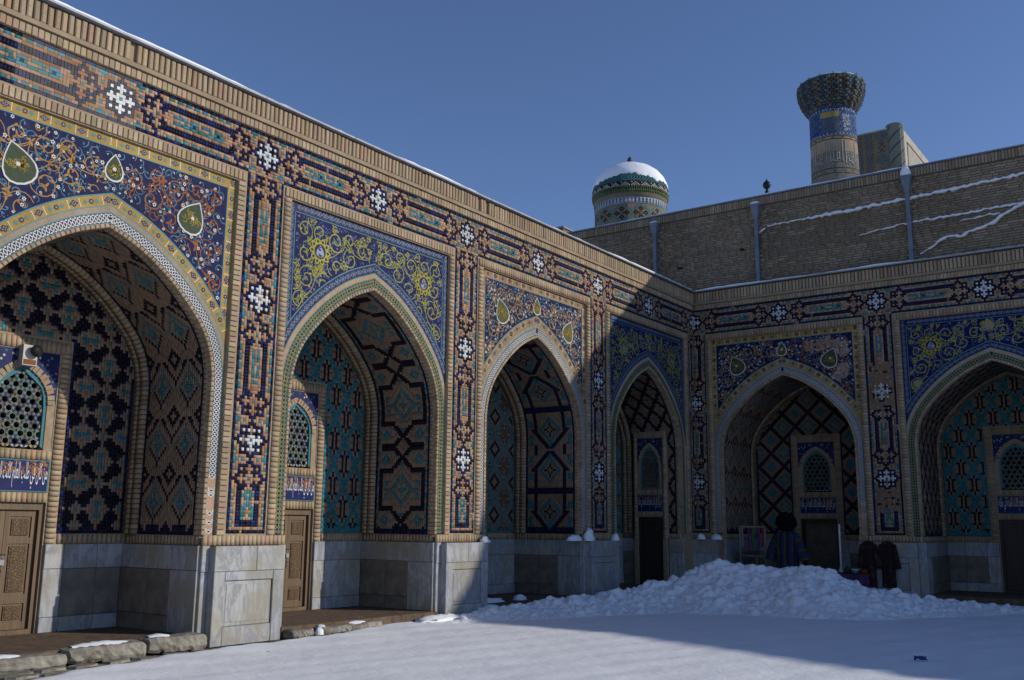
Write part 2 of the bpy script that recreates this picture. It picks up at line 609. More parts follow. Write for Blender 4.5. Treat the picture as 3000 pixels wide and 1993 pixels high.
# niche panel patterns: cell (i, j) -> colour letter
def pat_A(i, j):
    x = (i + 7) % 15 - 7; y = (j + 7) % 15 - 7
    x2 = i % 15 - 7; y2 = j % 15 - 7
    h = abs(x) / 6.3 + abs(y) / 4.2
    v = abs(x2) / 4.2 + abs(y2) / 6.3
    if h < 1: return 't' if (abs(y) < 1 and abs(x) < 3) or (abs(x) == 2 and abs(y) < 2) else 'o'
    if v < 1: return 't' if (abs(x2) < 1 and abs(y2) < 3) or (abs(y2) == 2 and abs(x2) < 2) else 'o'
    if abs(x) + abs(y2) < 3: return 't' if x == 0 and y2 == 0 else 'o'
    if abs(x2) + abs(y) < 3: return 't' if x2 == 0 and y == 0 else 'o'
    return 'k' if (i * 7 + j * 3) % 5 else 'n'
def pat_B(i, j):
    x = (i + 7) % 14 - 7; y = (j + 9) % 18 - 9
    d = abs(x) + abs(y) * 0.85
    x2 = i % 14 - 7; y2 = j % 18 - 9
    e = abs(x2) + abs(y2) * 0.85
    if 1.2 < d < 3.4: return 'k'
    if 0.8 < e < 2.6: return 't'
    if 5.6 < d < 6.9 and (j // 9) % 2: return 'k'
    if 4.2 < e < 5.2: return 't' if (j // 9) % 2 else 'k'
    return 'o'
def pat_C(i, j):
    x = (i + 6) % 12 - 6; y = (j + 9) % 18 - 9
    f = abs(x) / 6.0 + abs(y) / 9.0
    if f > 1:
        x = abs(x) - 6; y = abs(y) - 9
        f = abs(x) / 6.0 + abs(y) / 9.0
    if f > 0.76: return 't'
    if (abs(x) == 1 and abs(y) < 4) or (x == 0 and abs(y) in (4, 5)) or (abs(x) == 2 and abs(y) == 3): return 'k'
    return 'o'
def pat_D(i, j):
    x = (i - 14); y = j % 34 - 17
    ax, ay = abs(x), abs(y)
    if ax in (11, 12) and ay < 7: return 'k'
    if ay in (7, 8) and 5 <= ax <= 12: return 'k'
    if 8 < ay <= 13 and abs(ax - (13 - ay)) < 2: return 'k'
    if ay == 13 and ax < 2: return 'k'
    if ay >= 14 and abs(ax - (ay - 12)) < 2: return 'k'
    if ay in (16, 17) and 5 <= ax <= 11: return 'k'
    if ax + ay in (5, 6) or (x == 0 and ay < 3) or (y == 0 and ax < 3): return 't'
    if (ay in (2, 3) and ax in (8, 9)) or (ay == 0 and ax in (7, 8, 9)): return 't'
    if abs(ax - 9) + abs(ay - 12) in (1, 2): return 't'
    if ax >= 13 and (ay // 2) % 2: return 't'
    if ax < 2 and ay == 10: return 't'
    return 'o'
def pat_E(i, j):
    x = (i + 8) % 16 - 8; y = (j + 8) % 16 - 8
    ax, ay = abs(x), abs(y)
    f = ax + ay
    if 7 <= f <= 8: return 't'
    if f < 7:
        if f in (5,) and min(ax, ay) >= 1: return 'k'
        return 'k' if abs(ax - ay) == 1 and f < 5 else 'o'
    if f >= 12: return 'k' if f in (12, 13) else 'o'
    return 't' if f == 10 and ax != ay else 'o'
def pat_F(i, j):
    x = i - 14; y = j % 40 - 20
    ax, ay = abs(x), abs(y)
    if ay < 2: return 'n'
    if ax in (8, 9) and not 11 < ay < 18: return 'n'
    if 10 <= ay <= 19 and abs(ax - (20 - ay)) < 1.6: return 'n'
    e = ax + abs(ay - 10)
    if e in (5, 6): return 't'
    if ax >= 11 and abs(ay - 7) < 2: return 't'
    if (ax + ay) % 9 == 0 and ax > 9: return 't'
    if e in (2, 3) and (ax == 0 or ay == 10 or e == 2): return 'k'
    if abs(ay - 17) < 2 and ax < 2: return 't'
    if ax in (11, 12) and 12 < ay < 18: return 't'
    return 'o'
def pat_G(i, j):
    x = (i + 5) % 10 - 5; y = (j + 6) % 13 - 6
    f = abs(x) / 5.0 + abs(y) / 6.5
    if 0.74 < f < 1.22: return 'k'
    if abs(x) <= 1 and abs(y) <= 2: return 't' if (x == 0) != (y == 0) else 'o'
    return 'o'
def pat_H(i, j):
    x = (i + 8) % 16 - 8; y = (j + 8) % 16 - 8
    f = abs(x) + abs(y)
    if f in (7, 8, 9): return 'k' if (i // 3 + j // 3) % 2 else 'n'
    if f in (3, 4): return 't'
    if f > 12: return 't'
    return 'o' if (i + j) % 3 else 'd'

# ------------------------------------------------------------------ arch geometry
ARCH = [(1.735, 3.4), (1.730, 3.72), (1.66, 4.08), (1.52, 4.385), (1.31, 4.66), (1.03, 4.95), (0.70, 5.215), (0.37, 5.415), (0.0, 5.57)]

def profile(apex, zbase=1.47, step=0.05):
    k = (apex - 3.4) / (5.57 - 3.4)
    P = [np.array((1.735, zbase)), np.array((1.735, 2.4)), np.array((1.735, 3.1))] + [np.array((x, 3.4 + (z - 3.4) * k)) for x, z in ARCH]
    P.append(2 * P[-1] - P[-2])
    out = [P[0], P[1]]
    for i in range(1, len(P) - 2):
        p0, p1, p2, p3 = P[i - 1], P[i], P[i + 1], P[i + 2]
        for t in np.linspace(0, 1, 13)[1:]:
            out.append(0.5 * (2 * p1 + (p2 - p0) * t + (2 * p0 - 5 * p1 + 4 * p2 - p3) * t * t + (3 * p1 - p0 - 3 * p2 + p3) * t ** 3))
    out = np.array(out)
    out[:, 0] = np.clip(out[:, 0], 0, 1.735)
    d = np.r_[0, np.cumsum(np.hypot(*np.diff(out, axis=0).T))]
    n = max(8, int(d[-1] / step))
    s = np.linspace(0, d[-1], n)
    return np.stack([np.interp(s, d, out[:, 0]), np.interp(s, d, out[:, 1])], 1), s

def tangents(P):
    t = np.gradient(P, axis=0)
    return t / np.linalg.norm(t, axis=1)[:, None]

def offset(P, o):
    t = tangents(P)
    nrm = np.stack([t[:, 1], -t[:, 0]], 1)
    Q = P + o * nrm
    m = t[-1, 1] / t[-1, 0]
    Q = np.vstack([Q, [0.0, Q[-1, 1] - m * Q[-1, 0]]])
    if o == 0:
        Q[-1] = P[-1]
    return Q

def at_path(P, s0):
    """point and tangent angle at arc length s0 of polyline P"""
    d = np.r_[0, np.cumsum(np.hypot(*np.diff(P, axis=0).T))]
    x = np.interp(s0, d, P[:, 0]); z = np.interp(s0, d, P[:, 1])
    e = 0.02
    x2 = np.interp(s0 + e, d, P[:, 0]); z2 = np.interp(s0 + e, d, P[:, 1])
    x1 = np.interp(s0 - e, d, P[:, 0]); z1 = np.interp(s0 - e, d, P[:, 1])
    return x, z, math.atan2(z2 - z1, x2 - x1), d[-1]

def stamp(mb, px, pz, ang, shape, y, col, scale=1.0, mirror=1):
    ca, sa = math.cos(ang), math.sin(ang)
    mb.poly([(mirror * (px + scale * (a * ca - b * sa)) + mb.cx, y, pz + scale * (a * sa + b * ca)) for a, b in shape], col)

def disc(r, n=10):
    return [(r * math.cos(2 * math.pi * k / n), r * math.sin(2 * math.pi * k / n)) for k in range(n)]
def rosette(r, lobes=6, depth=0.28, n=4):
    out = []
    K = lobes * n
    for k in range(K):
        a = 2 * math.pi * k / K
        rr = r * (1 - depth * (0.5 - 0.5 * math.cos(lobes * a)))
        out.append((rr * math.cos(a), rr * math.sin(a)))
    return out
def diamond(a, b):
    return [(a, 0), (0, b), (-a, 0), (0, -b)]
def four_petal(r):
    out = []
    for k in range(16):
        a = 2 * math.pi * k / 16
        rr = r * (0.62 + 0.38 * abs(math.cos(2 * a)))
        out.append((rr * math.cos(a), rr * math.sin(a)))
    return out
def almond(l, w):
    return [(-l, 0), (-l * .4, w), (l * .3, w * .9), (l, 0), (l * .3, -w * .9), (-l * .4, -w)]
def teardrop(h, w, n=18):
    out = []
    for k in range(n):
        t = 2 * math.pi * k / n
        out.append((w * math.sin(t) * math.sin(t / 2) ** 1.1, h * 0.5 * math.cos(t)))
    return out

def ribbon(mb, pts, w, y, col, inside=None, mirror=1):
    n = len(pts)
    L, Rr = [], []
    for k in range(n):
        a = pts[max(0, k - 1)]; b = pts[min(n - 1, k + 1)]
        dx, dz = b[0] - a[0], b[1] - a[1]
        l = math.hypot(dx, dz) or 1
        ww = w * (0.55 + 0.45 * math.sin(math.pi * (k + 0.5) / n)) * 0.5
        L.append((pts[k][0] - dz / l * ww, pts[k][1] + dx / l * ww))
        Rr.append((pts[k][0] + dz / l * ww, pts[k][1] - dx / l * ww))
    for k in range(n - 1):
        if inside and not (inside(*pts[k]) and inside(*pts[k + 1])):
            continue
        mb.poly([(mirror * q[0] + mb.cx, y, q[1]) for q in (L[k], L[k + 1], Rr[k + 1], Rr[k])], col)

def spiral(cx, cz, r, a0, turns, sgn, n=22, rin=0.18):
    out = []
    for k in range(n):
        t = k / (n - 1)
        rr = r * (1 - (1 - rin) * t)
        a = a0 + sgn * turns * 2 * math.pi * t
        out.append((cx + rr * math.cos(a), cz + rr * math.sin(a)))
    return out

# hand-laid scrolls of one half of a spandrel: (x, z, radius, start angle, turns, sense)
SCROLLS = [(0.30, 6.13, .17, 3.6, 1.2, -1), (0.62, 6.25, .16, 4.4, 1.3, 1), (0.58, 5.95, .19, 1.6, 1.3, -1), (0.92, 6.18, .21, 2.8, 1.5, 1),
           (0.90, 5.75, .21, 0.6, 1.4, -1), (1.28, 6.24, .17, 3.4, 1.3, 1), (1.60, 6.22, .17, 4.0, 1.4, -1), (1.58, 5.86, .19, 1.8, 1.2, 1),
           (1.15, 5.42, .20, 0.4, 1.5, 1), (1.52, 5.46, .21, 2.6, 1.5, -1), (1.38, 5.10, .17, 0.3, 1.4, 1), (1.66, 5.08, .15, 2.0, 1.4, -1),
           (1.60, 4.82, .14, 0.8, 1.3, 1), (1.72, 4.58, .10, 2.4, 1.2, -1)]

class Bay:
    pass

arcL_holder = [None]
IND_LIMIT = 285
counters = {}
def allow(arc, name):
    k = (arc.name, name)
    counters[k] = counters.get(k, 0) + 1
    return counters[k] <= IND_LIMIT

def spandrel(arc, c, kind, apex, hw=2.115):
    P, s = profile(apex)
    xf = hw - 0.16          # inner edge of the brick frame
    xb = xf - 0.135         # inner edge of the border
    zt, zb = 6.62, 6.47
    O = {o: offset(P, o) for o in (0, .05, .06, .185, .2, .27, .285, .42, .44)}
    def zo(x):
        Q = O[.44]
        return float(np.interp(-x, -Q[:, 0], Q[:, 1]))
    YF, YB, YA, YD = 0.050, 0.047, 0.044, 0.041
    # field -------------------------------------------------------
    mb = MB(); mb.cx = c
    xs = np.linspace(-xb, xb, 81)
    for a, b in zip(xs[:-1], xs[1:]):
        za, zb_ = zo(abs(a)), zo(abs(b))
        base = jit((0.008, 0.012, 0.058, 0.55) if kind == 1 else (0.007, 0.011, 0.075, 0.55), 0.15)
        mb.poly([(c + a, YF, za), (c + b, YF, zb_), (c + b, YF, zb), (c + a, YF, zb)], base)
    field = mb.build('spandrel_panel', M_TILE, arc)
    # border of the frame and arch --------------------------------
    mb = MB(); mb.cx = c
    bcol = (0.38, 0.245, 0.06, .5) if kind == 1 and c < 10 else (0.37, 0.205, 0.09, .4) if kind == 1 else (0.014, 0.018, 0.075, .7)
    ecol = (0.09, 0.22, 0.24, .7)
    for sgn in (-1, 1):
        xs2 = np.linspace(xb, xf, 5)
        for a, b in zip(xs2[:-1], xs2[1:]):
            mb.poly([(c + sgn * a, YB, zo(a)), (c + sgn * b, YB, zo(b)), (c + sgn * b, YB, zt), (c + sgn * a, YB, zt)], jit(bcol, .05))
        mb.poly([(c + sgn * (xb - .014), YB - .001, zo(xb - .014)), (c + sgn * xb, YB - .001, zo(xb)), (c + sgn * xb, YB - .001, zb), (c + sgn * (xb - .014), YB - .001, zb)], ecol)
        for oa, ob, y, col in ((.285, .42, YA, bcol), (.42, .44, YA - .001, ecol), (.27, .285, YA - .001, ecol),
                               (.2, .27, YA - .002, (0.43, 0.30, 0.19, .05) if kind == 2 else (0.34, 0.27, 0.19, .1)), (.185, .2, YD - .001, ecol),
                               (.06, .185, YD, (0.014, 0.016, 0.05, .7)), (.05, .06, YD - .001, ecol)):
            A, B = O[oa], O[ob]
            for k in range(len(A) - 1):
                q = [A[k], A[k + 1], B[k + 1], B[k]]
                if min(p[0] for p in q) > xf - 1e-4:
                    continue
                worn = c < 10 and sgn > 0 and oa == .06 and q[0][1] < 2.25
                mb.poly([(c + sgn * min(p[0], xf), y, p[1]) for p in q], jit((0.46, 0.29, 0.18, .03) if worn else col, .08))
    mb.poly([(c - xb, YB, zb), (c + xb, YB, zb), (c + xb, YB, zt), (c - xb, YB, zt)], bcol)
    mb.poly([(c - xb, YB - .001, zb - .014), (c + xb, YB - .001, zb - .014), (c + xb, YB - .001, zb), (c - xb, YB - .001, zb)], ecol)
    border = mb.build('border_band', M_TILE, field)
    # stamped motifs on the bands ---------------------------------
    mb = MB(); mb.cx = c
    W = (0.62, 0.60, 0.54, .7)
    NV = (0.016, 0.014, 0.05, .8)
    def border_unit(px, pz, ang, k, y, mir):
        if kind == 1:
            q = k % 6
            if q == 0:
                stamp(mb, px, pz, ang, [(.062 * a, .044 * b) for a, b in four_petal(1)], y, NV, 1, mir)
                for da, db in ((.022, 0), (-.022, 0), (0, .017), (0, -.017)):
                    ca, sa = math.cos(ang), math.sin(ang)
                    stamp(mb, px + da * ca - db * sa, pz + da * sa + db * ca, ang, disc(.008, 6), y - .001, (0.35, 0.33, 0.4, .7), 1, mir)
            elif q in (1, 5):
                stamp(mb, px, pz, ang, [(-.006, .04), (.006, .04), (.012, .052), (-.012, .052)], y, W, 1, mir)
                stamp(mb, px, pz, ang, [(-.005, -.04), (.005, -.04), (.005, .04), (-.005, .04)], y - .0005, W, 1, mir)
                stamp(mb, px, pz, ang, [(-.012, -.052), (.012, -.052), (.006, -.04), (-.006, -.04)], y, W, 1, mir)
            elif q in (2, 4):
                stamp(mb, px, pz, ang, four_petal(.033), y, (0.09, 0.22, 0.22, .7), 1, mir)
            else:
                stamp(mb, px, pz, ang, rosette(.038, 6, .25), y, NV, 1, mir)
                stamp(mb, px, pz, ang, disc(.013, 6), y - .001, (0.28, 0.3, 0.42, .7), 1, mir)
        else:
            pale = (0.20, 0.225, 0.29, .6)
            if k % 2:
                stamp(mb, px, pz, ang, rosette(.036, 6, .45), y, pale, 1, mir)
                stamp(mb, px, pz, ang, disc(.010, 6), y - .001, (0.03, 0.04, 0.15, .7), 1, mir)
            else:
                for a in (.7, -.7):
                    stamp(mb, px, pz, ang + a, [(-.07, -.005), (.07, -.005), (.07, .005), (-.07, .005)], y - (.0004 if a > 0 else 0), pale, 1, mir)
                stamp(mb, px + .0, pz, ang, almond(.02, .012), y - .001, (0.10, 0.28, 0.33, .6), 1, mir)
    sp = .082 if kind == 1 else .07
    xm, zm = (xf + xb) / 2, (zt + zb) / 2
    for sgn in (-1, 1):
        k = 0
        z = zt - .06
        while z > zo(xm) + .02:
            border_unit(xm, z, math.pi / 2, k, YB - .002, sgn); z -= sp; k += 1
        k = 1
        x = 0.0 if sgn > 0 else sp
        while x < xb - .03:
            border_unit(x, zm, 0.0, k, YB - .002, sgn); x += sp; k += 1
        Pm = offset(P, .352)
        *_, Ltot = at_path(Pm, 0)
        sN = Ltot - .05; k = 0
        while sN > 0:
            x, z, ang, _ = at_path(Pm, sN)
            if x > xf - .04: break
            border_unit(x, z, ang, k, YA - .003, sgn); sN -= sp; k += 1
        Pd = offset(P, .1225)
        *_, Ltot = at_path(Pd, 0)
        sN = .05; k = 0
        while sN < Ltot - .02:
            x, z, ang, _ = at_path(Pd, sN)
            if c < 10 and sgn > 0 and z < 2.25 and rnd.random() < .6:
                sN += .062
                continue
            if kind == 1:
                stamp(mb, x, z, ang, diamond(.031, .056), YD - .002, W, 1, sgn)
                stamp(mb, x, z, ang, diamond(.016, .030), YD - .003, (0.03, 0.035, 0.12, .7), 1, sgn)
                ca, sa = math.cos(ang), math.sin(ang)
                for dn in (.048, -.048):
                    stamp(mb, x + .031 * ca - dn * sa, z + .031 * sa + dn * ca, ang, diamond(.022, .012), YD - .0025, W, 1, sgn)
                sN += .062
            else:
                yg = (0.36, 0.34, 0.05, .6) if (k // 3) % 2 else (0.26, 0.30, 0.06, .6)
                ca, sa = math.cos(ang), math.sin(ang)
                for dn in (.030, -.030):
                    stamp(mb, x - dn * sa, z + dn * ca, ang, diamond(.034, .032), YD - .002, yg, 1, sgn)
                    stamp(mb, x - dn * sa, z + dn * ca, ang, diamond(.021, .020), YD - .003, NV, 1, sgn)
                    stamp(mb, x - dn * sa, z + dn * ca, ang, diamond(.009, .009), YD - .004, (0.3, 0.33, 0.36, .6), 1, sgn)
                sN += .066
            k += 1
    mb.build('border_flowers', M_TILE, field, kind='stuff')
    # patches where the mosaic has fallen away
    for (px, pz, pr) in {2.4525: ((1.1, 6.25, .26), (1.5, 6.1, .25), (1.55, 5.5, .22), (.75, 6.2, .2), (1.3, 5.3, .16)), 7.365: ((-1.72, 4.75, .2), (-1.62, 5.05, .12), (0.0, 6.3, .15))}.get(c if arc is not arcL_holder[0] else None, ()):
        mb = MB(); mb.cx = c
        ragged = [(pr * (1 + rnd.uniform(-.45, .3)) * math.cos(a), pr * (.8 + rnd.uniform(-.4, .3)) * math.sin(a)) for a in np.linspace(0, 2 * math.pi, 22, endpoint=False)]
        ok = [(a, b) for a, b in ragged if abs(px + a) < xb - .02 and zb - .02 > pz + b > zo(abs(px + a)) + .02]
        if len(ok) > 5:
            stamp(mb, px, pz, 0, ok, YF - .0012, (0.36, 0.26, 0.19, .02))
            mb.build('bare_patch', M_TILE, field)
    # arabesque ----------------------------------------------------
    mb = MB(); mb.cx = c
    def inside(x, z, m=.02):
        return abs(x) < xb - m and z < zb - m and z > zo(abs(x)) + m
    vine = ((0.36, 0.19, 0.055, .5) if kind == 1 else (0.34, 0.31, 0.06, .5))
    teal = (0.085, 0.20, 0.27, .5) if kind == 1 else (0.08, 0.12, 0.24, .5)
    dz = apex - 5.57
    for sgn in (-1, 1):
        vcol = vine
        if kind == 1 and c < 10 and sgn > 0:
            vcol = (0.28, 0.095, 0.03, .5)
        prev = None
        for (x, z, r, a0, tn, sg) in SCROLLS:
            z = z + dz * max(0, (6.1 - z)) * 0.5 if z < 6.1 else z
            pts = spiral(x, z, r, a0, tn, sg)
            ribbon(mb, pts, .017 if kind == 1 else .020, YF - .003, jit(vcol, .1), inside, sgn)
            if prev is not None:
                a, b = prev, pts[0]
                mid = ((a[0] + b[0]) / 2 + (b[1] - a[1]) * .25, (a[1] + b[1]) / 2 - (b[0] - a[0]) * .25)
                cv = [((1 - t) ** 2 * a[0] + 2 * t * (1 - t) * mid[0] + t * t * b[0], (1 - t) ** 2 * a[1] + 2 * t * (1 - t) * mid[1] + t * t * b[1]) for t in np.linspace(0, 1, 9)]
                ribbon(mb, cv, .015, YF - .0027, jit(vcol, .1), inside, sgn)
            prev = pts[0]
            for kk in (0, 5, 10, 15, 21):
                q = pts[kk]
                if inside(*q, .05):
                    an = rnd.uniform(0, 6.28)
                    big = kk in (0, 21)
                    for da in (0, 2.2, -2.2) if big else (rnd.choice((1.1, -1.1)),):
                        l = .042 if big else .030
                        stamp(mb, q[0] + l * .8 * math.cos(an + da), q[1] + l * .8 * math.sin(an + da), an + da, almond(l, .015), YF - .0033 - .0002 * abs(da), jit(vcol, .15), 1, sgn)
                        if kind == 2 and big:
                            stamp(mb, q[0] + l * .8 * math.cos(an + da), q[1] + l * .8 * math.sin(an + da), an + da, almond(l * .5, .008), YF - .0045, (0.05, 0.12, 0.05, .6), 1, sgn)
        # filler tendrils between the main scrolls
        fill = [(x, z, r) for (x, z, r, *_q) in SCROLLS]
        tries = 0
        while tries < (170 if kind == 1 else 420):
            tries += 1
            x, z, r = rnd.uniform(0.02, xb), rnd.uniform(4.3, zb), rnd.uniform(.07, .13) if kind == 1 else rnd.uniform(.055, .11)
            if not inside(x, z, .05) or any(math.hypot(x - a, z - b) < (r + q) * .72 for a, b, q in fill):
                continue
            fill.append((x, z, r))
            pts = spiral(x, z, r, rnd.uniform(0, 6.28), rnd.uniform(1.0, 1.5), rnd.choice((-1, 1)), 18)
            ribbon(mb, pts, .013, YF - .0029, jit(vcol, .15), inside, sgn)
            for kk in ((0, 8, 17) if kind == 1 else (0, 5, 9, 13, 17)):
                q = pts[kk]
                if inside(*q, .05):
                    an = rnd.uniform(0, 6.28)
                    for da in ((0, 2.1) if kk != 8 else (0,)):
                        stamp(mb, q[0] + .03 * math.cos(an + da), q[1] + .03 * math.sin(an + da), an + da, almond(.028, .011), YF - .0035 - .0002 * da, jit(vcol, .2), 1, sgn)
        # fine second vine and flowers
        pts_used = []
        tries = 0
        while len(pts_used) < (118 if kind == 1 else 95) and tries < 3500:
            tries += 1
            x, z = rnd.uniform(0.0, xb), rnd.uniform(4.3, zb)
            if not inside(x, z, .045) or any((x - a) ** 2 + (z - b) ** 2 < .074 ** 2 for a, b in pts_used):
                continue
            pts_used.append((x, z))
            q = rnd.random()
            if q < .45:
                r = rnd.uniform(.018, .034)
                col = W if kind == 1 else (0.15, 0.18, 0.28, .6)
                stamp(mb, x, z, rnd.uniform(0, 6), rosette(r, rnd.choice((5, 6)), .42), YF - .006, col, 1, sgn)
                stamp(mb, x, z, 0, disc(r * .38, 7), YF - .007, rnd.choice([(0.03, 0.04, 0.12, .7), (0.3, 0.14, 0.05, .6)]), 1, sgn)
            elif q < .75:
                stamp(mb, x, z, rnd.uniform(0, 6.28), [(-.018, -.012), (.02, 0), (-.018, .012), (-.008, 0)], YF - .006, W if kind == 1 else (0.25, 0.3, 0.42, .6), 1, sgn)
            a = rnd.uniform(0, 6.28)
            ribbon(mb, spiral(x + .04 * math.cos(a), z + .04 * math.sin(a), rnd.uniform(.05, .1), a + math.pi, .55, rnd.choice((-1, 1)), 9, .4), .013, YF - .0016, jit(teal, .2), inside, sgn)
            if q > .6:
                stamp(mb, x, z, a, almond(.028, .011), YF - .0020, jit(teal, .2), 1, sgn)
    mb.build('arabesque', M_TILE, field, kind='stuff')
    # medallions -----------------------------------------------------
    if kind == 1:
        for (mx, mz, h, w, an) in ((-1.25, 5.88, .50, .27, .42), (0.0, 6.20, .34, .155, 0.0), (1.24, 5.86, .48, .26, -.42)):
            md = MB(); md.cx = c
            h2 = h * 1.0
            tdo, tdi = teardrop(h2 + .05, w + .03), teardrop(h2, w)
            stamp(md, mx, mz, an, tdo, YF - .010, W)
            stamp(md, mx, mz, an, tdi, YF - .012, (0.10, 0.105, 0.04, .5) if c > 10 else (0.055, 0.075, 0.045, .5))
            for k in range(20):
                t = rnd.uniform(0, 6.28); rr = rnd.uniform(0, .72)
                ribbon(md, spiral(mx + rr * w * .8 * math.cos(t), mz + rr * h * .3 * math.sin(t) - .02, .045, t, .8, 1, 8, .3), .012, YF - .0135, jit((0.36, 0.25, 0.04, .5), .3), None)
            stamp(md, mx, mz - .02, 0, rosette(.035, 6, .4), YF - .015, W if c < 10 else (0.4, 0.2, 0.04, .5))
            md.build('medallion', M_TILE, field)
    else:
        for mx in (-1.27, 1.27):
            md = MB(); md.cx = c
            mz = 5.93
            Y2 = (0.38, 0.33, 0.06, .6)
            for k in range(10):
                a = 2 * math.pi * k / 10
                stamp(md, mx + .165 * math.cos(a), mz + .165 * math.sin(a), a, [(.070 * p, .057 * q) for p, q in ((-1, 0), (-.4, .9), (.4, .8), (1, 0), (.4, -.8), (-.4, -.9))], YF - .010 - .0002 * (k % 2), Y2)
                stamp(md, mx + .17 * math.cos(a), mz + .17 * math.sin(a), a, four_petal(.030), YF - .012, (0.03, 0.05, 0.03, .6))
            stamp(md, mx, mz, 0, disc(.135, 20), YF - .0125, Y2)
            stamp(md, mx, mz, 0, disc(.122, 20), YF - .014, (0.013, 0.014, 0.05, .7))
            stamp(md, mx, mz, 0, teardrop(.205, .11), YF - .0155, (0.3, 0.33, 0.42, .6))
            for k in range(7):
                t = rnd.uniform(0, 6.28)
                ribbon(md, spiral(mx + .04 * math.cos(t), mz - .02 + .06 * math.sin(t), .035, t, .7, 1, 7, .4), .013, YF - .017, (0.016, 0.02, 0.09, .6), None)
            md.build('medallion', M_TILE, field)
    return field

def arch_frame(arc, c, apex, hw, individual):
    """brick-on-edge frame round the arch panel, plus the moulded arris of the arch"""
    mb = MB()
    x0, x1 = hw - 0.165, hw
    for s in (-1, 1):
        a, b = sorted((c + s * x0, c + s * (x1 + .012)))
        mb.box(a, b, 0.004, 0.084, 1.335, 6.80)
    mb.box(c - x0, c + x0, 0.004, 0.084, 6.615, 6.80)
    fr = mb.build('arch_frame', M_MORTAR, arc)
    tb = TB()
    def brick(cx, cz, w, h, name='frame_brick'):
        col = pcol('b')
        if individual and allow(arc, name):
            o = link(name, brick_mesh(w, .03, h, .006, M_PIECE), None, fr, (cx, -.006 + rnd.uniform(-.002, .002), cz), color=col)
        else:
            tb.add(cx - w / 2, cx + w / 2, cz - h / 2, cz + h / 2, -.01, .020, col)
    n = int((c and 4.2 or 4.2) / 0.074)
    xs = np.linspace(c - x1 + .03, c + x1 - .03, int((2 * x1 - .06) / .0745) + 1)
    for a, b in zip(xs[:-1], xs[1:]):
        brick((a + b) / 2, 6.70, b - a - .012, .135)
    zs = np.linspace(1.47, 6.615, int((6.615 - 1.47) / .0745))
    for s in (1, -1):
        for a, b in zip(zs[:-1], zs[1:]):
            brick(c + s * (hw - .097), (a + b) / 2, .128, b - a - .012)
    tb.build('frame_brick', M_TILE, fr, flat, gap=0.0, kind='stuff')
    # arris bricks along the intrados
    P, _ = profile(apex)
    Pm = offset(P, .025)
    *_, L = at_path(Pm, 0)
    n = int(L / .07)
    cs, mbs = 0, MB()
    for s in (1, -1):
        for k in range(n):
            x, z, ang, _ = at_path(Pm, (k + .5) * L / n)
            w = L / n - .010
            col = pcol('b')
            if individual and allow(arc, 'arris_brick'):
                link('arris_brick', brick_mesh(w, .10, .052, .008, M_PIECE), None, fr, (c + s * x, .075, z), (0, -ang * s if s > 0 else ang, 0), color=col)
            else:
                ca, sa = math.cos(ang), math.sin(ang)
                cor = []
                for (da, db) in ((-w / 2, -.026), (w / 2, -.026), (w / 2, .026), (-w / 2, .026)):
                    cor.append((c + s * (x + da * ca - db * sa), z + da * sa + db * ca))
                P8 = [(q[0], .025, q[1]) for q in cor] + [(q[0], .12, q[1]) for q in cor]
                mbs.hexa(P8, col)
    if mbs.v:
        mbs.build('arris_brick', M_TILE, fr, kind='stuff')
    return fr

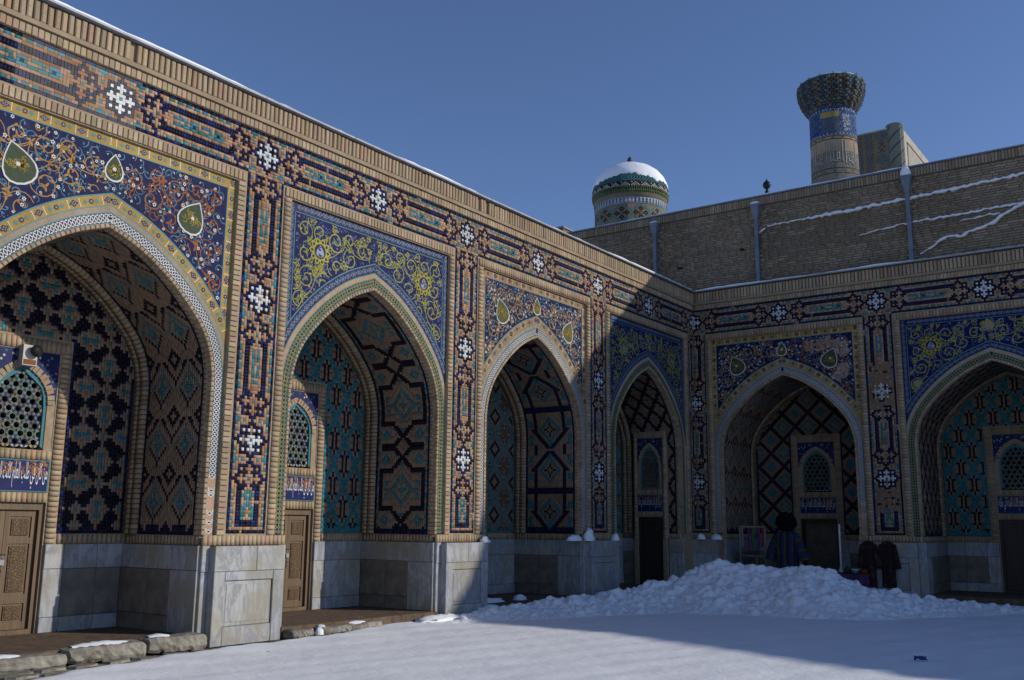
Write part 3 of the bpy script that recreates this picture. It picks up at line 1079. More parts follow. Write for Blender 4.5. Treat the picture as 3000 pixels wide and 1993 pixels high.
def niche(arc, c, apex, DEP, pback, preveal, door='leaves', hw=2.115, reveal_door=False, marks=''):
    P, s = profile(apex)
    T = tangents(P)
    S = s[-1]
    zc = np.interp
    def swept(u, v, n):
        sg = np.where(v <= S, 1.0, -1.0)
        vv = np.where(v <= S, v, 2 * S - v)
        px, pz = np.interp(vv, s, P[:, 0]), np.interp(vv, s, P[:, 1])
        tx, tz = np.interp(vv, s, T[:, 0]), np.interp(vv, s, T[:, 1])
        return np.stack([c + sg * np.maximum(px - n * tz, 0.0), u, pz + n * tx], 1)
    # shell of the wall behind the finishes
    mb = MB()
    FR = 0.086
    ZT = 7.95
    Q = P
    for sg in (-1, 1):
        for k in range(len(Q) - 1):
            if abs(Q[k][0] - Q[k + 1][0]) < 1e-5: continue
            mb.poly([(c + sg * Q[k][0], FR, Q[k][1]), (c + sg * Q[k + 1][0], FR, Q[k + 1][1]), (c + sg * Q[k + 1][0], FR, ZT), (c + sg * Q[k][0], FR, ZT)])
        a, b = sorted((c + sg * 1.7485, c + sg * (hw + .36)))
        mb.box(a, b, FR, DEP + .25, 0.0, ZT)
    # soffit shell
    row = []
    for d in (FR, DEP + .25):
        row.append([(c + q[0] + .015 * t[1], d, q[1] - .015 * t[0]) for q, t in zip(P, T)] + [(c - q[0] - .015 * t[1], d, q[1] - .015 * t[0]) for q, t in zip(P[::-1], T[::-1])])
    mb.grid(row)
    # back wall
    ins = lambda z: float(np.interp(z, P[:, 1], P[:, 0]))
    if not reveal_door:
        mb.box(c - 1.75, c - .66, DEP + .012, DEP + .25, 0, 5.7)
        mb.box(c + .66, c + 1.75, DEP + .012, DEP + .25, 0, 5.7)
        mb.box(c - .66, c + .66, DEP + .012, DEP + .25, 4.13, 5.7)
    else:
        mb.box(c - 1.75, c + 1.75, DEP + .012, DEP + .25, 0, 5.7)
    shell = mb.build('wall', M_MORTAR, arc)
    # tile panel on the back wall
    tb = TB()
    a = .0455
    ni = int(1.70 / a)
    nj = int((apex - 1.47) / a)
    vis = set()
    for i in range(-ni, ni):
        j = 0
        while j < nj:
            x = (i + .5) * a
            z0 = 1.475 + j * a
            z = z0 + a / 2
            lim = ins(z + a) - .03
            if abs(x) + a / 2 > lim or (not reveal_door and abs(x) < .685 and z < 4.15):
                j += 1
                continue
            ch = pback(i + 100, j)
            run = 1
            mx_run = 2 if ch != 'o' and ch != 'd' else 3
            while run < mx_run and j + run < nj and pback(i + 100, j + run) == ch and abs(x) + a / 2 < ins(z + run * a + a) - .03 and (reveal_door or abs(x) > .685 or z + run * a > 4.15):
                run += 1
            if abs(x) > lim - a * 1.2 or j == 0 or (not reveal_door and abs(x) < .685 + a and z < 4.15):
                ch = 'n' if pback not in (pat_C, pat_E) else 't'
            tb.add(c + x - a / 2, c + x + a / 2, z0, z0 + run * a, -DEP - .012, -DEP, pcol('q' if ch == 'o' else ch))
            j += run
    tb.build('back_wall_tile', M_TILE, shell, flat, kind='stuff')
    # tiles on reveals and vault
    tb = TB()
    d0, d1 = .20, DEP - .30
    ndep = int(round((d1 - d0) / a))
    ad = (d1 - d0) / ndep
    ns = int(S / a)
    as_ = S / ns
    for half in (0, 1):
        for i in range(ndep):
            j = 0
            while j < ns:
                zz = float(np.interp((j + .5) * as_, s, P[:, 1]))
                dd = d0 + (i + .5) * ad
                if reveal_door and half == 0 and .42 < dd < 1.42 and zz < 4.05:
                    j += 1
                    continue
                ch = preveal(i, j)
                run = 1
                mx_run = 2 if ch not in 'od' else 3
                while run < mx_run and j + run < ns and preveal(i, j + run) == ch and not (reveal_door and half == 0 and zz < 4.3):
                    run += 1
                if i in (0, ndep - 1) or j == 0:
                    ch = 'n'
                v0, v1 = j * as_, (j + run) * as_
                if half:
                    v0, v1 = 2 * S - v1, 2 * S - v0
                tb.add(d0 + i * ad, d0 + (i + 1) * ad, v0, v1, -.012, .0, pcol('q' if ch == 'o' else ch))
                j += run
    tb.build('vault_tile', M_TILE, shell, swept, kind='stuff')
    # plain brick courses: front return and rear rib
    tb = TB()
    nb = int(S / .072)
    for half in (0, 1):
        for k in range(nb):
            v0, v1 = k * S / nb + .005, (k + 1) * S / nb - .005
            if half: v0, v1 = 2 * S - v1, 2 * S - v0
            cut = .05 if k % 2 else .10
            tb.add(.12, .12 + cut * .6, v0, v1, -.01, .004, pcol('b'))
            tb.add(.125 + cut * .6, d0 - .004, v0, v1, -.01, .004, pcol('b'))
            zz = float(np.interp((k + .5) * S / nb, s, P[:, 1]))
            for e0, e1 in ((d1 + .01, d1 + .145), (d1 + .15, DEP - .02)):
                tb.add(e0, e1, v0, v1, -.01, .055 if zz > 1 else .03, pcol('b'))
    tb.build('vault_rib', M_TILE, shell, swept, gap=0.0, kind='stuff')
    # brick-on-edge course over the dado, all round
    tb = TB()
    for sg in (-1, 1):
        x = .70
        while x < 1.66 and not reveal_door:
            tb.add(c + (x if sg > 0 else -x - .07), c + (x + .07 if sg > 0 else -x), 1.335, 1.468, -DEP - .01, -DEP + .004, pcol('b'))
            x += .076
    tb.build('soldier_course', M_TILE, shell, flat, gap=.002, kind='stuff')
    tb = TB()
    def right_wall(u, v, n): return np.stack([np.full_like(u, c + 1.735) - n, u, v], 1)
    def left_wall(u, v, n): return np.stack([np.full_like(u, c - 1.735) + n, u, v], 1)
    for mp in (right_wall, left_wall):
        t2 = TB()
        d = .10
        while d < DEP - .06:
            if not (reveal_door and mp is right_wall and .42 < d < 1.42):
                t2.add(d, d + .07, 1.335, 1.468, -.01, .006, pcol('b'))
            d += .076
        t2.build('soldier_course', M_TILE, shell, mp, gap=.002, kind='stuff')
    # marble dado inside the niche
    def slab(x0, x1, y0, y1, z0, z1, face, mt=M_MARBLE):
        dx, dy, dz = x1 - x0, y1 - y0, z1 - z0
        g = .004
        if face == 'y':
            me = brick_mesh(dx - g, dy, dz - g, .006, mt); rot = 0.0
        else:
            me = brick_mesh(dy - g, dx, dz - g, .006, mt); rot = -math.pi / 2 if face == 'x-' else math.pi / 2
        link('marble_slab', me, None, shell, ((x0 + x1) / 2, (y0 + y1) / 2, (z0 + z1) / 2), (0, 0, rot))
    zf = .16
    for sg in (-1, 1):
        face = 'x-' if sg > 0 else 'x+'
        xa, xb_ = (c + 1.69, c + 1.75) if sg > 0 else (c - 1.75, c - 1.69)
        segs = [(.02, .62), (.62, 1.15), (1.15, DEP - .02)] if not (reveal_door and sg > 0) else [(.02, .42), (1.42, DEP - .02)]
        for q, (da, db) in enumerate(segs):
            slab(xa, xb_, da, db, 1.0, 1.333, face)
            if q == 0:
                slab(xa, xb_, da, db - .25, zf, 1.0, face)
                slab(xa + (.012 if sg > 0 else 0), xb_ - (0 if sg > 0 else .012), db - .25, db, zf, 1.0, face)
            else:
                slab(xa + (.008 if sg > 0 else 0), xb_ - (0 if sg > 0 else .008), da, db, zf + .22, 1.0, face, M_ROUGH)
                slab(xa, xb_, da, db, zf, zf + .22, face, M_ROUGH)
        if not reveal_door:
            ys = DEP - .035
            segs = [(.525, .80), (.80, 1.30), (1.30, 1.69)]
        else:
            ys = DEP - .035
            segs = [(0.0, .60), (.60, 1.2), (1.2, 1.69)]
        for da, db in segs:
            e0, e1 = (c + da, c + db) if sg > 0 else (c - db, c - da)
            slab(e0, e1, ys, ys + .06, 1.0, 1.333, 'y')
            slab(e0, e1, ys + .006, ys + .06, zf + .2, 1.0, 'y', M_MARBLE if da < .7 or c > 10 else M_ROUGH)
            slab(e0, e1, ys, ys + .06, zf, zf + .2, 'y')
    # floor of the niche
    fb = MB()
    fb.box(c - 1.75, c + 1.75, -.05, DEP + .26, 0.0, zf)
    fl = fb.build('niche_floor', M_EARTH, shell)
    # door, inscription and window bay
    if door:
        if reveal_door:
            door_bay(arc, (c + 1.735 - .12, .92, 0), (0, 0, -math.pi / 2), door, .72)
        else:
            door_bay(arc, (c, DEP, 0), (0, 0, 0), door, 1.0)
    return shell

def window_arch():
    pts = [(.38, 2.62), (.38, 3.22), (.365, 3.36), (.315, 3.48), (.22, 3.60), (.11, 3.68), (0, 3.74)]
    return pts

def text_mesh(body, width, height, name):
    cu = bpy.data.curves.new(name, 'FONT')
    cu.body = body
    cu.align_x = 'CENTER'
    cu.align_y = 'CENTER'
    cu.resolution_u = 3
    cu.extrude = 0.0
    o = bpy.data.objects.new(name, cu)
    COL.objects.link(o)
    dg = bpy.context.evaluated_depsgraph_get()
    me = bpy.data.meshes.new_from_object(o.evaluated_get(dg))
    bpy.data.objects.remove(o)
    co = np.empty(len(me.vertices) * 3, np.float32)
    me.vertices.foreach_get('co', co)
    co = co.reshape(-1, 3)
    if len(co) == 0:
        return me
    lo, hi = co.min(0), co.max(0)
    out = np.zeros_like(co)
    out[:, 0] = (co[:, 0] - (lo[0] + hi[0]) / 2) / (hi[0] - lo[0]) * width
    out[:, 2] = (co[:, 1] - lo[1]) / (hi[1] - lo[1]) * height
    me.vertices.foreach_set('co', out.ravel())
    me.update()
    return me

# "man kana fi talab al-ilm kanat al-janna fi talabih", joined letter forms, laid out right to left
INSCRIPTION = ('\ufee3\ufee6 \ufedb\ufe8e\ufee5 \ufed3\ufef2 \ufec3\ufee0\ufe90 \ufe8d\ufedf\ufecc\ufee0\ufee2 \ufedb\ufe8e\ufee7\ufe96 \ufe8d\ufedf\ufea0\ufee8\ufe94 \ufed3\ufef2 \ufec3\ufee0\ufe92\ufeea')[::-1]

_bay_meshes = {}
def door_bay(arc, loc_, rot, kind, sx):
    def lk(name, key, make, mat, kindp=None, parent=None, loc=None, label=None):
        if key not in _bay_meshes:
            _bay_meshes[key] = make()
        o = link(name, _bay_meshes[key], mat, parent or arc, loc or (0, 0, 0), kind=kindp, label=label)
        if parent is None:
            o.location = site
            o.rotation_euler = rot
            o.scale = (sx, 1, 1)
        return o
    site = loc_
    # masonry behind
    def masonry():
        m = MB()
        for s in (-1, 1):
            a, b = sorted((s * .50, s * .66))
            m.box(a, b, .012, .25, .16, 4.13)
        m.box(-.5, .5, .02, .25, 1.885, 2.60)
        m.box(-.5, .5, .02, .25, 3.96, 4.13)
        m.box(-.5, -.385, .02, .25, 2.60, 3.96); m.box(.385, .5, .02, .25, 2.60, 3.96)
        W = window_arch()
        for s in (-1, 1):
            for (xa, za), (xb, zb) in zip(W[1:-1], W[2:]):
                m.poly([(s * xa, .02, za), (s * xb, .02, zb), (s * xb, .02, 3.96), (s * xa, .02, 3.96)])
            for (xa, za), (xb, zb) in zip(W[:-1], W[1:]):
                m.poly([(s * xa, .02, za), (s * xb, .02, zb), (s * xb, .25, zb), (s * xa, .25, za)])
        o = m.build('door_surround', M_MORTAR)
        me = o.data
        bpy.data.objects.remove(o)
        return me
    sur = lk('door_surround', 'mas', masonry, M_MORTAR)
    def bricks():
        t = TB()
        z = 1.335
        while z < 3.93:
            for s in (-1, 1):
                a, b = sorted((s * .525, s * .665))
                t.add(a, b, z + .005, z + .066, -.02, .012, pcol('b'))
            z += .0715
        for z0, z1 in ((1.89, 2.02), (2.47, 2.59), (3.97, 4.125)):
            x = -.51 if z0 < 3.9 else -.65
            xe = -x
            while x < xe - .05:
                t.add(x + .004, x + .066, z0, z1, -.03, .004, pcol('b'))
                x += .072
        # brick arch over the window
        o = t.build('surround_brick', M_TILE, None, flat, gap=0)
        me = o.data
        bpy.data.objects.remove(o)
        return me
    lk('surround_brick', 'brk', bricks, M_TILE, 'stuff', sur)
    # inscription
    def panel():
        m = MB()
        m.box(-.49, .49, .0, .03, 2.03, 2.46, (0.06, 0.20, 0.23, .7))
        m.box(-.475, .475, -.004, .01, 2.045, 2.445, (0.013, 0.018, 0.10, .8))
        for k in range(70):
            x, z = rnd.uniform(-.45, .45), rnd.uniform(2.27, 2.43)
            m.cx = 0
            ribbon(m, spiral(x, z, .03, rnd.uniform(0, 6), .9, 1, 7, .3), .012, -.0055 - .0002 * (k % 3), jit((0.36, 0.15, 0.035, .5), .2), None)
        o = m.build('inscription_panel', M_TILE)
        me = o.data
        bpy.data.objects.remove(o)
        return me
    ip = lk('inscription_panel', 'ins', panel, M_TILE)
    o = lk('lettering', 'txt', lambda: text_mesh(INSCRIPTION, .93, .36, 'lettering'), M_WHITE, None, ip, (0, -.009, 2.07))
    # window
    def frame():
        m = MB()
        W = window_arch()
        inn = [(max(0, x - .042), z - (.05 if x < .3 else .012) + (.042 if k == 0 else 0)) for k, (x, z) in enumerate(W)]
        for s in (-1, 1):
            for k in range(len(W) - 1):
                m.poly([(s * W[k][0], .03, W[k][1]), (s * W[k + 1][0], .03, W[k + 1][1]), (s * inn[k + 1][0], .03, inn[k + 1][1]), (s * inn[k][0], .03, inn[k][1])], jit((0.055, 0.19, 0.24, .8), .15))
                m.poly([(s * inn[k][0], .03, inn[k][1]), (s * inn[k + 1][0], .03, inn[k + 1][1]), (s * inn[k + 1][0], .12, inn[k + 1][1]), (s * inn[k][0], .12, inn[k][1])], jit((0.055, 0.19, 0.24, .8), .15))
        o = m.build('window', M_TILE)
        me = o.data
        bpy.data.objects.remove(o)
        return me
    win = lk('window', 'win', frame, M_TILE)
    def grille():
        m = MB()
        W = window_arch()
        xs = [p[0] for p in W][::-1]; zs = [p[1] for p in W][::-1]
        def inside(x, z):
            return 2.66 < z < 3.70 and abs(x) < np.interp(z, [p[1] for p in W], [p[0] for p in W]) - .03
        s = .128
        h = s * math.sqrt(3) / 2
        y0, y1 = .055, .10
        cents = {}
        for j in range(-1, 12):
            for i in range(-5, 6):
                x = i * s + (s / 2 if j % 2 else 0)
                z = 2.70 + j * h
                if inside(x * .96, z):
                    cents[(i, j)] = (x, z)
        for (x, z) in cents.values():
            Ro, Ri = .058, .045
            rc = rnd.choice([(0.09, 0.19, 0.20, .6), (0.17, 0.20, 0.20, .5), (0.04, 0.06, 0.14, .7)])
            for k in range(6):
                a0, a1 = math.pi / 6 + k * math.pi / 3, math.pi / 6 + (k + 1) * math.pi / 3
                o0, o1 = (x + Ro * math.cos(a0), z + Ro * math.sin(a0)), (x + Ro * math.cos(a1), z + Ro * math.sin(a1))
                i0, i1 = (x + Ri * math.cos(a0), z + Ri * math.sin(a0)), (x + Ri * math.cos(a1), z + Ri * math.sin(a1))
                m.poly([(o0[0], y0, o0[1]), (o1[0], y0, o1[1]), (i1[0], y0, i1[1]), (i0[0], y0, i0[1])], jit(rc, .2))
                m.poly([(i0[0], y0, i0[1]), (i1[0], y0, i1[1]), (i1[0], y1, i1[1]), (i0[0], y1, i0[1])], (0.10, 0.09, 0.07, .2))
                m.poly([(o0[0], y0, o0[1]), (o1[0], y0, o1[1]), (o1[0], y1, o1[1]), (o0[0], y1, o0[1])], (0.10, 0.09, 0.07, .2))
                # joint pieces between the rings
                mx, mz = x + s / 2 * math.cos(k * math.pi / 3), z + s / 2 * math.sin(k * math.pi / 3)
                an = k * math.pi / 3
                ca, sa = math.cos(an), math.sin(an)
                m.poly([(mx + p * ca - q * sa, y0 - .003, mz + p * sa + q * ca) for p, q in diamond(.014, .03)], rnd.choice([(0.42, 0.32, 0.06, .5), (0.45, 0.44, 0.40, .5)]))
                tx, tz = x + s * .577 * math.cos(a0), z + s * .577 * math.sin(a0)
                m.poly([(tx + .024 * math.cos(a0 + q), y0 + .006, tz + .024 * math.sin(a0 + q)) for q in (math.pi, math.pi / 3, -math.pi / 3)], (0.02, 0.03, 0.10, .7))
        o = m.build('grille', M_TILE)
        me = o.data
        bpy.data.objects.remove(o)
        return me
    lk('grille', 'gri', grille, M_TILE, None, win)
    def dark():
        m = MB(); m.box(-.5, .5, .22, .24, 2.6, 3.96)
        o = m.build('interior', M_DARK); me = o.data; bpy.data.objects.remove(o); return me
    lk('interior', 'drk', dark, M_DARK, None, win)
    def wspan():
        m = MB(); m.cx = 0
        W = window_arch()
        zW = lambda x: float(np.interp(-abs(x), [-p[0] for p in W], [p[1] for p in W])) if abs(x) < .38 else 2.62
        xs = np.linspace(-.50, .50, 41)
        for a, b in zip(xs[:-1], xs[1:]):
            za, zb = max(3.28, zW(a) + .10 if abs(a) < .38 else 3.28), max(3.28, zW(b) + .10 if abs(b) < .38 else 3.28)
            m.poly([(a, .012, za), (b, .012, zb), (b, .012, 3.95), (a, .012, 3.95)], (0.016, 0.022, 0.10, .7))
        for k in range(60):
            x, z = rnd.uniform(-.47, .47), rnd.uniform(3.35, 3.92)
            if z < zW(x) + .15 and abs(x) < .42: continue
            stamp(m, x, z, 0, rosette(.022, 5, .4), .008 - .0003 * (k % 4), rnd.choice([(0.5, 0.5, 0.47, .6), (0.35, 0.2, 0.06, .5), (0.06, 0.17, 0.2, .6)]))
        # brick voussoirs
        for s in (-1, 1):
            for (xa, za), (xb, zb) in zip(W[1:-1], W[2:]):
                for t0, t1 in ((0.03, .47), (.53, .97)):
                    p, q = (xa + (xb - xa) * t0, za + (zb - za) * t0), (xa + (xb - xa) * t1, za + (zb - za) * t1)
                    dx, dz = q[0] - p[0], q[1] - p[1]
                    l = math.hypot(dx, dz); nx, nz = dz / l, -dx / l
                    m.poly([(s * p[0], .0, p[1]), (s * q[0], .0, q[1]), (s * (q[0] + .1 * nx), .0, q[1] + .1 * nz), (s * (p[0] + .1 * nx), .0, p[1] + .1 * nz)], pcol('b'))
        o = m.build('window_spandrel', M_TILE); me = o.data; bpy.data.objects.remove(o); return me
    lk('window_spandrel', 'wsp', wspan, M_TILE, None, win)
    # door
    if kind == 'leaves' or kind == 'dark':
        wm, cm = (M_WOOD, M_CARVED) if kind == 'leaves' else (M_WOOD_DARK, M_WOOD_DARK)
        def dframe():
            m = MB()
            m.box(-.515, -.435, .05, .17, .16, 1.885); m.box(.435, .515, .05, .17, .16, 1.885)
            m.box(-.435, .435, .05, .17, 1.79, 1.885); m.box(-.435, .435, .05, .22, .16, .22)
            o = m.build('door', wm); me = o.data; bpy.data.objects.remove(o); return me
        dr = lk('door', 'df' + kind, dframe, wm)
        for s in (-1, 1):
            def leaf():
                m = MB()
                m.box(-.214, .214, .115, .15, .225, 1.785)
                for z0, z1 in ((.225, .32), (.56, .68), (1.34, 1.42), (1.70, 1.785)):
                    m.box(-.213, .213, .098, .115, z0, z1)
                for x0 in (-.214, .150):
                    m.box(x0, x0 + .064, .096, .115, .225, 1.785)
                o = m.build('door_leaf', wm); me = o.data; bpy.data.objects.remove(o); return me
            lf = lk('door_leaf', 'lf' + kind, leaf, wm, None, dr, (s * .217, 0, 0))
            for z0, z1, nm in ((.35, .53, 'a'), (.71, 1.31, 'b'), (1.45, 1.67, 'c')):
                def pan(z0=z0, z1=z1):
                    m = MB()
                    m.box(-.118, .118, .100, .113, z0, z1)
                    m.box(-.095, .095, .094, .100, z0 + .025, z1 - .025)
                    o = m.build('door_panel', cm); me = o.data; bpy.data.objects.remove(o); return me
                lk('door_panel', 'pn' + nm + kind, pan, cm, None, dr, (s * .217, 0, 0))
        if kind == 'leaves':
            def lock():
                m = MB()
                m.box(-.03, .03, .06, .085, 1.06, 1.13)
                m.tube([(-.018, .072, 1.13), (-.018, .072, 1.165), (0, .072, 1.18), (.018, .072, 1.165), (.018, .072, 1.13)], .005, 6)
                o = m.build('padlock', M_ZINC); me = o.data; bpy.data.objects.remove(o); return me
            lk('padlock', 'lock', lock, M_ZINC, None, dr)
            def chain():
                m = MB()
                for k in range(5):
                    m.tube([(.0 + .012 * (k % 2), .09, 1.02 - k * .03), (.006, .085, 1.0 - k * .03)], .008, 6)
                m.tube([(-.05, .09, 1.2), (.05, .09, 1.2)], .008, 6)
                o = m.build('door_chain', M_IRON); me = o.data; bpy.data.objects.remove(o); return me
            lk('door_chain', 'chain', chain, M_IRON, None, dr)
    if kind == 'open':
        def oframe():
            m = MB()
            m.box(-.515, -.455, .05, .19, .16, 1.885); m.box(.455, .515, .05, .19, .16, 1.885)
            m.box(-.455, .455, .05, .19, 1.82, 1.885)
            o = m.build('door_frame', M_WOOD_DARK); me = o.data; bpy.data.objects.remove(o); return me
        lk('door_frame', 'of', oframe, M_WOOD_DARK)
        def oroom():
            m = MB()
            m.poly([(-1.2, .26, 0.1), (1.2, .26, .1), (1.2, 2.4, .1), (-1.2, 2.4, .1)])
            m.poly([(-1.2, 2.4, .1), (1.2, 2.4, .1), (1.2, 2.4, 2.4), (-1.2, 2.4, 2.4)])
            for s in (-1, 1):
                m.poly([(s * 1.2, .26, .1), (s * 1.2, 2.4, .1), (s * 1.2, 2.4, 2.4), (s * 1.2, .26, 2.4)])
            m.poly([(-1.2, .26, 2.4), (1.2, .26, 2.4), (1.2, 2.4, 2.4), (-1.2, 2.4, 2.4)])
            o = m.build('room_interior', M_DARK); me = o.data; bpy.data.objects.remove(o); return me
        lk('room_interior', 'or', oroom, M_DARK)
    return sur

def pier(arc, c, half=.61):
    """marble-faced pier foot under a pilaster strip"""
    mb = MB()
    mb.box(c - half + .02, c + half - .02, -.11, .3, 0.0, 1.32)
    core = mb.build('pier', M_MORTAR_GREY, arc)
    def slab(x0, x1, z0, z1, proud=.15, dep=.06, g=.004, nm='marble_slab'):
        link(nm, brick_mesh(x1 - x0 - g, dep, z1 - z0 - g, .007, M_MARBLE), None, core, ((x0 + x1) / 2, -proud + dep / 2 + rnd.uniform(-.003, .003), (z0 + z1) / 2))
    m = c + rnd.uniform(-.15, .15)
    slab(c - half, m, .985, 1.33); slab(m, c + half, .985, 1.33)
    slab(c - half, c - half + .19, .0, .985)
    slab(c + half - .19, c + half, .0, .985)
    slab(c - half + .19, c + half - .19, .86, .985, .146)
    slab(c - half + .19, c + half - .19, .0, .25, .146)
    slab(c - half + .19, c + half - .19, .25, .86, .118)
    slab(c - half + .23, c + half - .23, .30, .81, .124)
    # sides
    for s in (-1, 1):
        me = brick_mesh(.26, .05, 1.32, .006, M_MARBLE)
        link('marble_slab', me, None, core, (c + s * (half - .026), .045, .66), (0, 0, s * math.pi / 2))
        # jamb slab beside the pier
        x0, x1 = (c + half, c + .735) if s > 0 else (c - .735, c - half)
        slab(x0, x1, 0.0, .98, .02, .10); slab(x0, x1, .98, 1.333, .03, .11)
    tb = TB()
    x = c - .73
    while x < c + .70:
        tb.add(x + .003, x + .070, 1.335, 1.47, -.02, .020, pcol('b'))
        x += .0765
    tb.build('soldier_course', M_TILE, core, flat, gap=0, kind='stuff')
    return core

# ------------------------------------------------------------------ arcade wings
Z_FR0, Z_FR1 = 6.80, 7.49

def frieze(arc, nodes, fold_end=None, individual_below=None):
    """nodes: centres of the crossing flowers; 15 cells high"""
    mbk = MB()
    x_lo, x_hi = nodes[0], nodes[-1]
    mbk.box(x_lo, x_hi, .010, .09, Z_FR0 - .002, Z_FR1 + .002)
    back = mbk.build('frieze', M_MORTAR, arc)
    tb = TB()
    cell_z = (Z_FR1 - Z_FR0) / 15
    for xa, xb in zip(nodes[:-1], nodes[1:]):
        G = frieze_bay()
        n = G.shape[1]
        w = (xb - xa) / (n - 1)
        # the lower border is open above the pilaster strips
        for r in range(0, 8):
            if G[0, r] == 'n': G[0, r] = 'o'
            if G[0, n - 1 - r] == 'n': G[0, n - 1 - r] = 'o'
        def place(c0, c1, r0, r1, ch):
            u0, u1 = xa + (r0 - .5) * w, xa + (r1 - .5) * w
            u0, u1 = max(u0, xa), min(u1, xb)
            if u1 - u0 < .004: return
            z0, z1 = Z_FR0 + c0 * cell_z, Z_FR0 + c1 * cell_z
            col = pcol(ch)
            if individual_below and individual_below[0] < u0 < individual_below[1] and allow(arc, 'tile'):
                link('tile', brick_mesh(u1 - u0 - .002, .014, z1 - z0 - .002, .002, M_PIECE), None, back, ((u0 + u1) / 2, .006 + rnd.uniform(-.001, .001), (z0 + z1) / 2), (rnd.gauss(0, .015), 0, rnd.gauss(0, .015)), color=col)
            else:
                gone = rnd.random() < .012
                tb.add(u0, u1, z0, z1, -.012, -.006 if gone else 0.0, jit((0.28, 0.2, 0.14, .02), .1) if gone else col)
        grid_tiles(G, place)
    tb.build('frieze_tile', M_TILE, back, flat, kind='stuff')
    return back

def pilaster(arc, c, half=.3475, u_lo=None, u_hi=None, worn=()):
    G = pilaster_grid()
    cw = 2 * half / 15
    ch_ = .0465
    lo, hi = (c - half if u_lo is None else u_lo), (c + half if u_hi is None else u_hi)
    mbk = MB()
    mbk.box(lo, hi, .010, .088, 1.335, Z_FR0)
    back = mbk.build('pilaster_panel', M_MORTAR, arc)
    tb = TB()
    zc = (Z_FR0 + Z_FR1) / 2
    def place(c0, c1, r0, r1, ch):
        if r1 <= 8: return
        z1, z0 = zc - (r0 - .5) * ch_, zc - (r1 - .5) * ch_
        z1 = min(z1, Z_FR0)
        if z1 - z0 < .004: return
        a, b = max(lo, c - half + c0 * cw), min(hi, c - half + c1 * cw)
        if b - a < .004: return
        gone = rnd.random() < .012
        lost = gone or any(w0 < z0 < w1 for w0, w1 in worn) and ch != 'w' and abs((a + b) / 2 - c) < half * .86 and rnd.random() < .8
        tb.add(a, b, z0, z1, -.012, -.005 if lost else 0.0, jit((0.30, 0.19, 0.12, .02), .1) if lost else pcol(ch))
    grid_tiles(G, place)
    tb.build('pilaster_tile', M_TILE, back, flat, kind='stuff')
    return back

def cornice(arc, x0, x1, vis0, vis1, snow_label=None):
    mb = MB()
    mb.box(x0, x1, -.02, .30, Z_FR1 + .001, 7.97)
    mb.box(x0, x1, -.075, .30, 7.628, 7.69)
    core = mb.build('cornice', M_PLASTER, arc)
    pitch = .0885
    n = int((vis1 - vis0) / pitch)
    for k in range(n):
        u = vis0 + (k + .5) * pitch
        wz = .262 + rnd.uniform(-.014, .004) - (.03 if rnd.random() < .04 else 0) + .006 * math.sin(u * 1.1)
        if rnd.random() < .012:
            continue
        if allow(arc, 'cornice_brick'):
            link('cornice_brick', brick_mesh(.066, .06, .262, .012, M_PIECE), None, core, (u + rnd.uniform(-.004, .004), -.045 + rnd.uniform(-.004, .004), 7.695 + wz / 2), (rnd.gauss(0, .008), rnd.gauss(0, .012), rnd.gauss(0, .02)), color=pcol('b'))
    pitch = .080
    n = int((vis1 - vis0) / pitch)
    for k in range(n):
        u = vis0 + (k + .5) * pitch
        if allow(arc, 'soldier_brick'):
            link('soldier_brick', brick_mesh(.071, .03, .125, .006, M_PIECE), None, core, (u, -.026 + rnd.uniform(-.003, .003), Z_FR1 + .071), (0, rnd.gauss(0, .008), 0), color=pcol('b'))
    mb = MB()
    xs = np.arange(x0, x1 + .01, 1.9)
    xs = np.append(xs[xs < x1 - .5], x1)
    for a, b in zip(xs[:-1], xs[1:]):
        d = rnd.uniform(-.012, .012)
        mb.box(a, b - .006, -.13 + d, .5, 7.985 + d * .4, 8.015 + d * .4)
    mb.build('coping', M_ZINC, arc)
    mb = MB()
    mb.box(x0, x1, .26, 5.5, 7.80, 7.97)
    mb.box(x0, x1, 2.6, 5.5, 0.0, 7.80)
    mb.build('roof', M_MORTAR_GREY, arc)
    return core

# ---- sunlit wing on the left
arcL = thing('tiled_arcade', 'sunlit brick and mosaic arcade wing with pointed arch niches, running in from the left', 'arcade', (0, 11.3, 0))
arcL_holder[0] = arcL
PIL = [4.35, 9.28, 14.21, 19.14]
X_CORNER = 24.25
NODES = PIL + [X_CORNER]
frieze(arcL, NODES, individual_below=(5.35, 8.2))
for p in PIL:
    pilaster(arcL, p)
pilaster(arcL, X_CORNER, u_hi=X_CORNER - .0)
cornice(arcL, -8.0, X_CORNER, 4.0, X_CORNER - .02)
for p in PIL:
    pier(arcL, p)
BAYS_L = [  # centre, spandrel kind, apex, back pattern, reveal pattern, door, reveal door
    (6.815, 1, 5.39, pat_A, pat_B, 'leaves', False),
    (11.745, 2, 5.55, pat_C, pat_D, 'leaves', False),
    (16.675, 1, 5.53, pat_E, pat_F, 'leaves', False),
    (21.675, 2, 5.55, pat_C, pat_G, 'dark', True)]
for (c, kd, ap, pb, pr_, dr, rd) in BAYS_L:
    hw = 2.115 if c < 20 else 2.187
    arch_frame(arcL, c, ap, hw, c < 12)
    spandrel(arcL, c, kd, ap, hw)
    niche(arcL, c, ap, 1.8, pb, pr_, dr, hw=hw, reveal_door=rd)
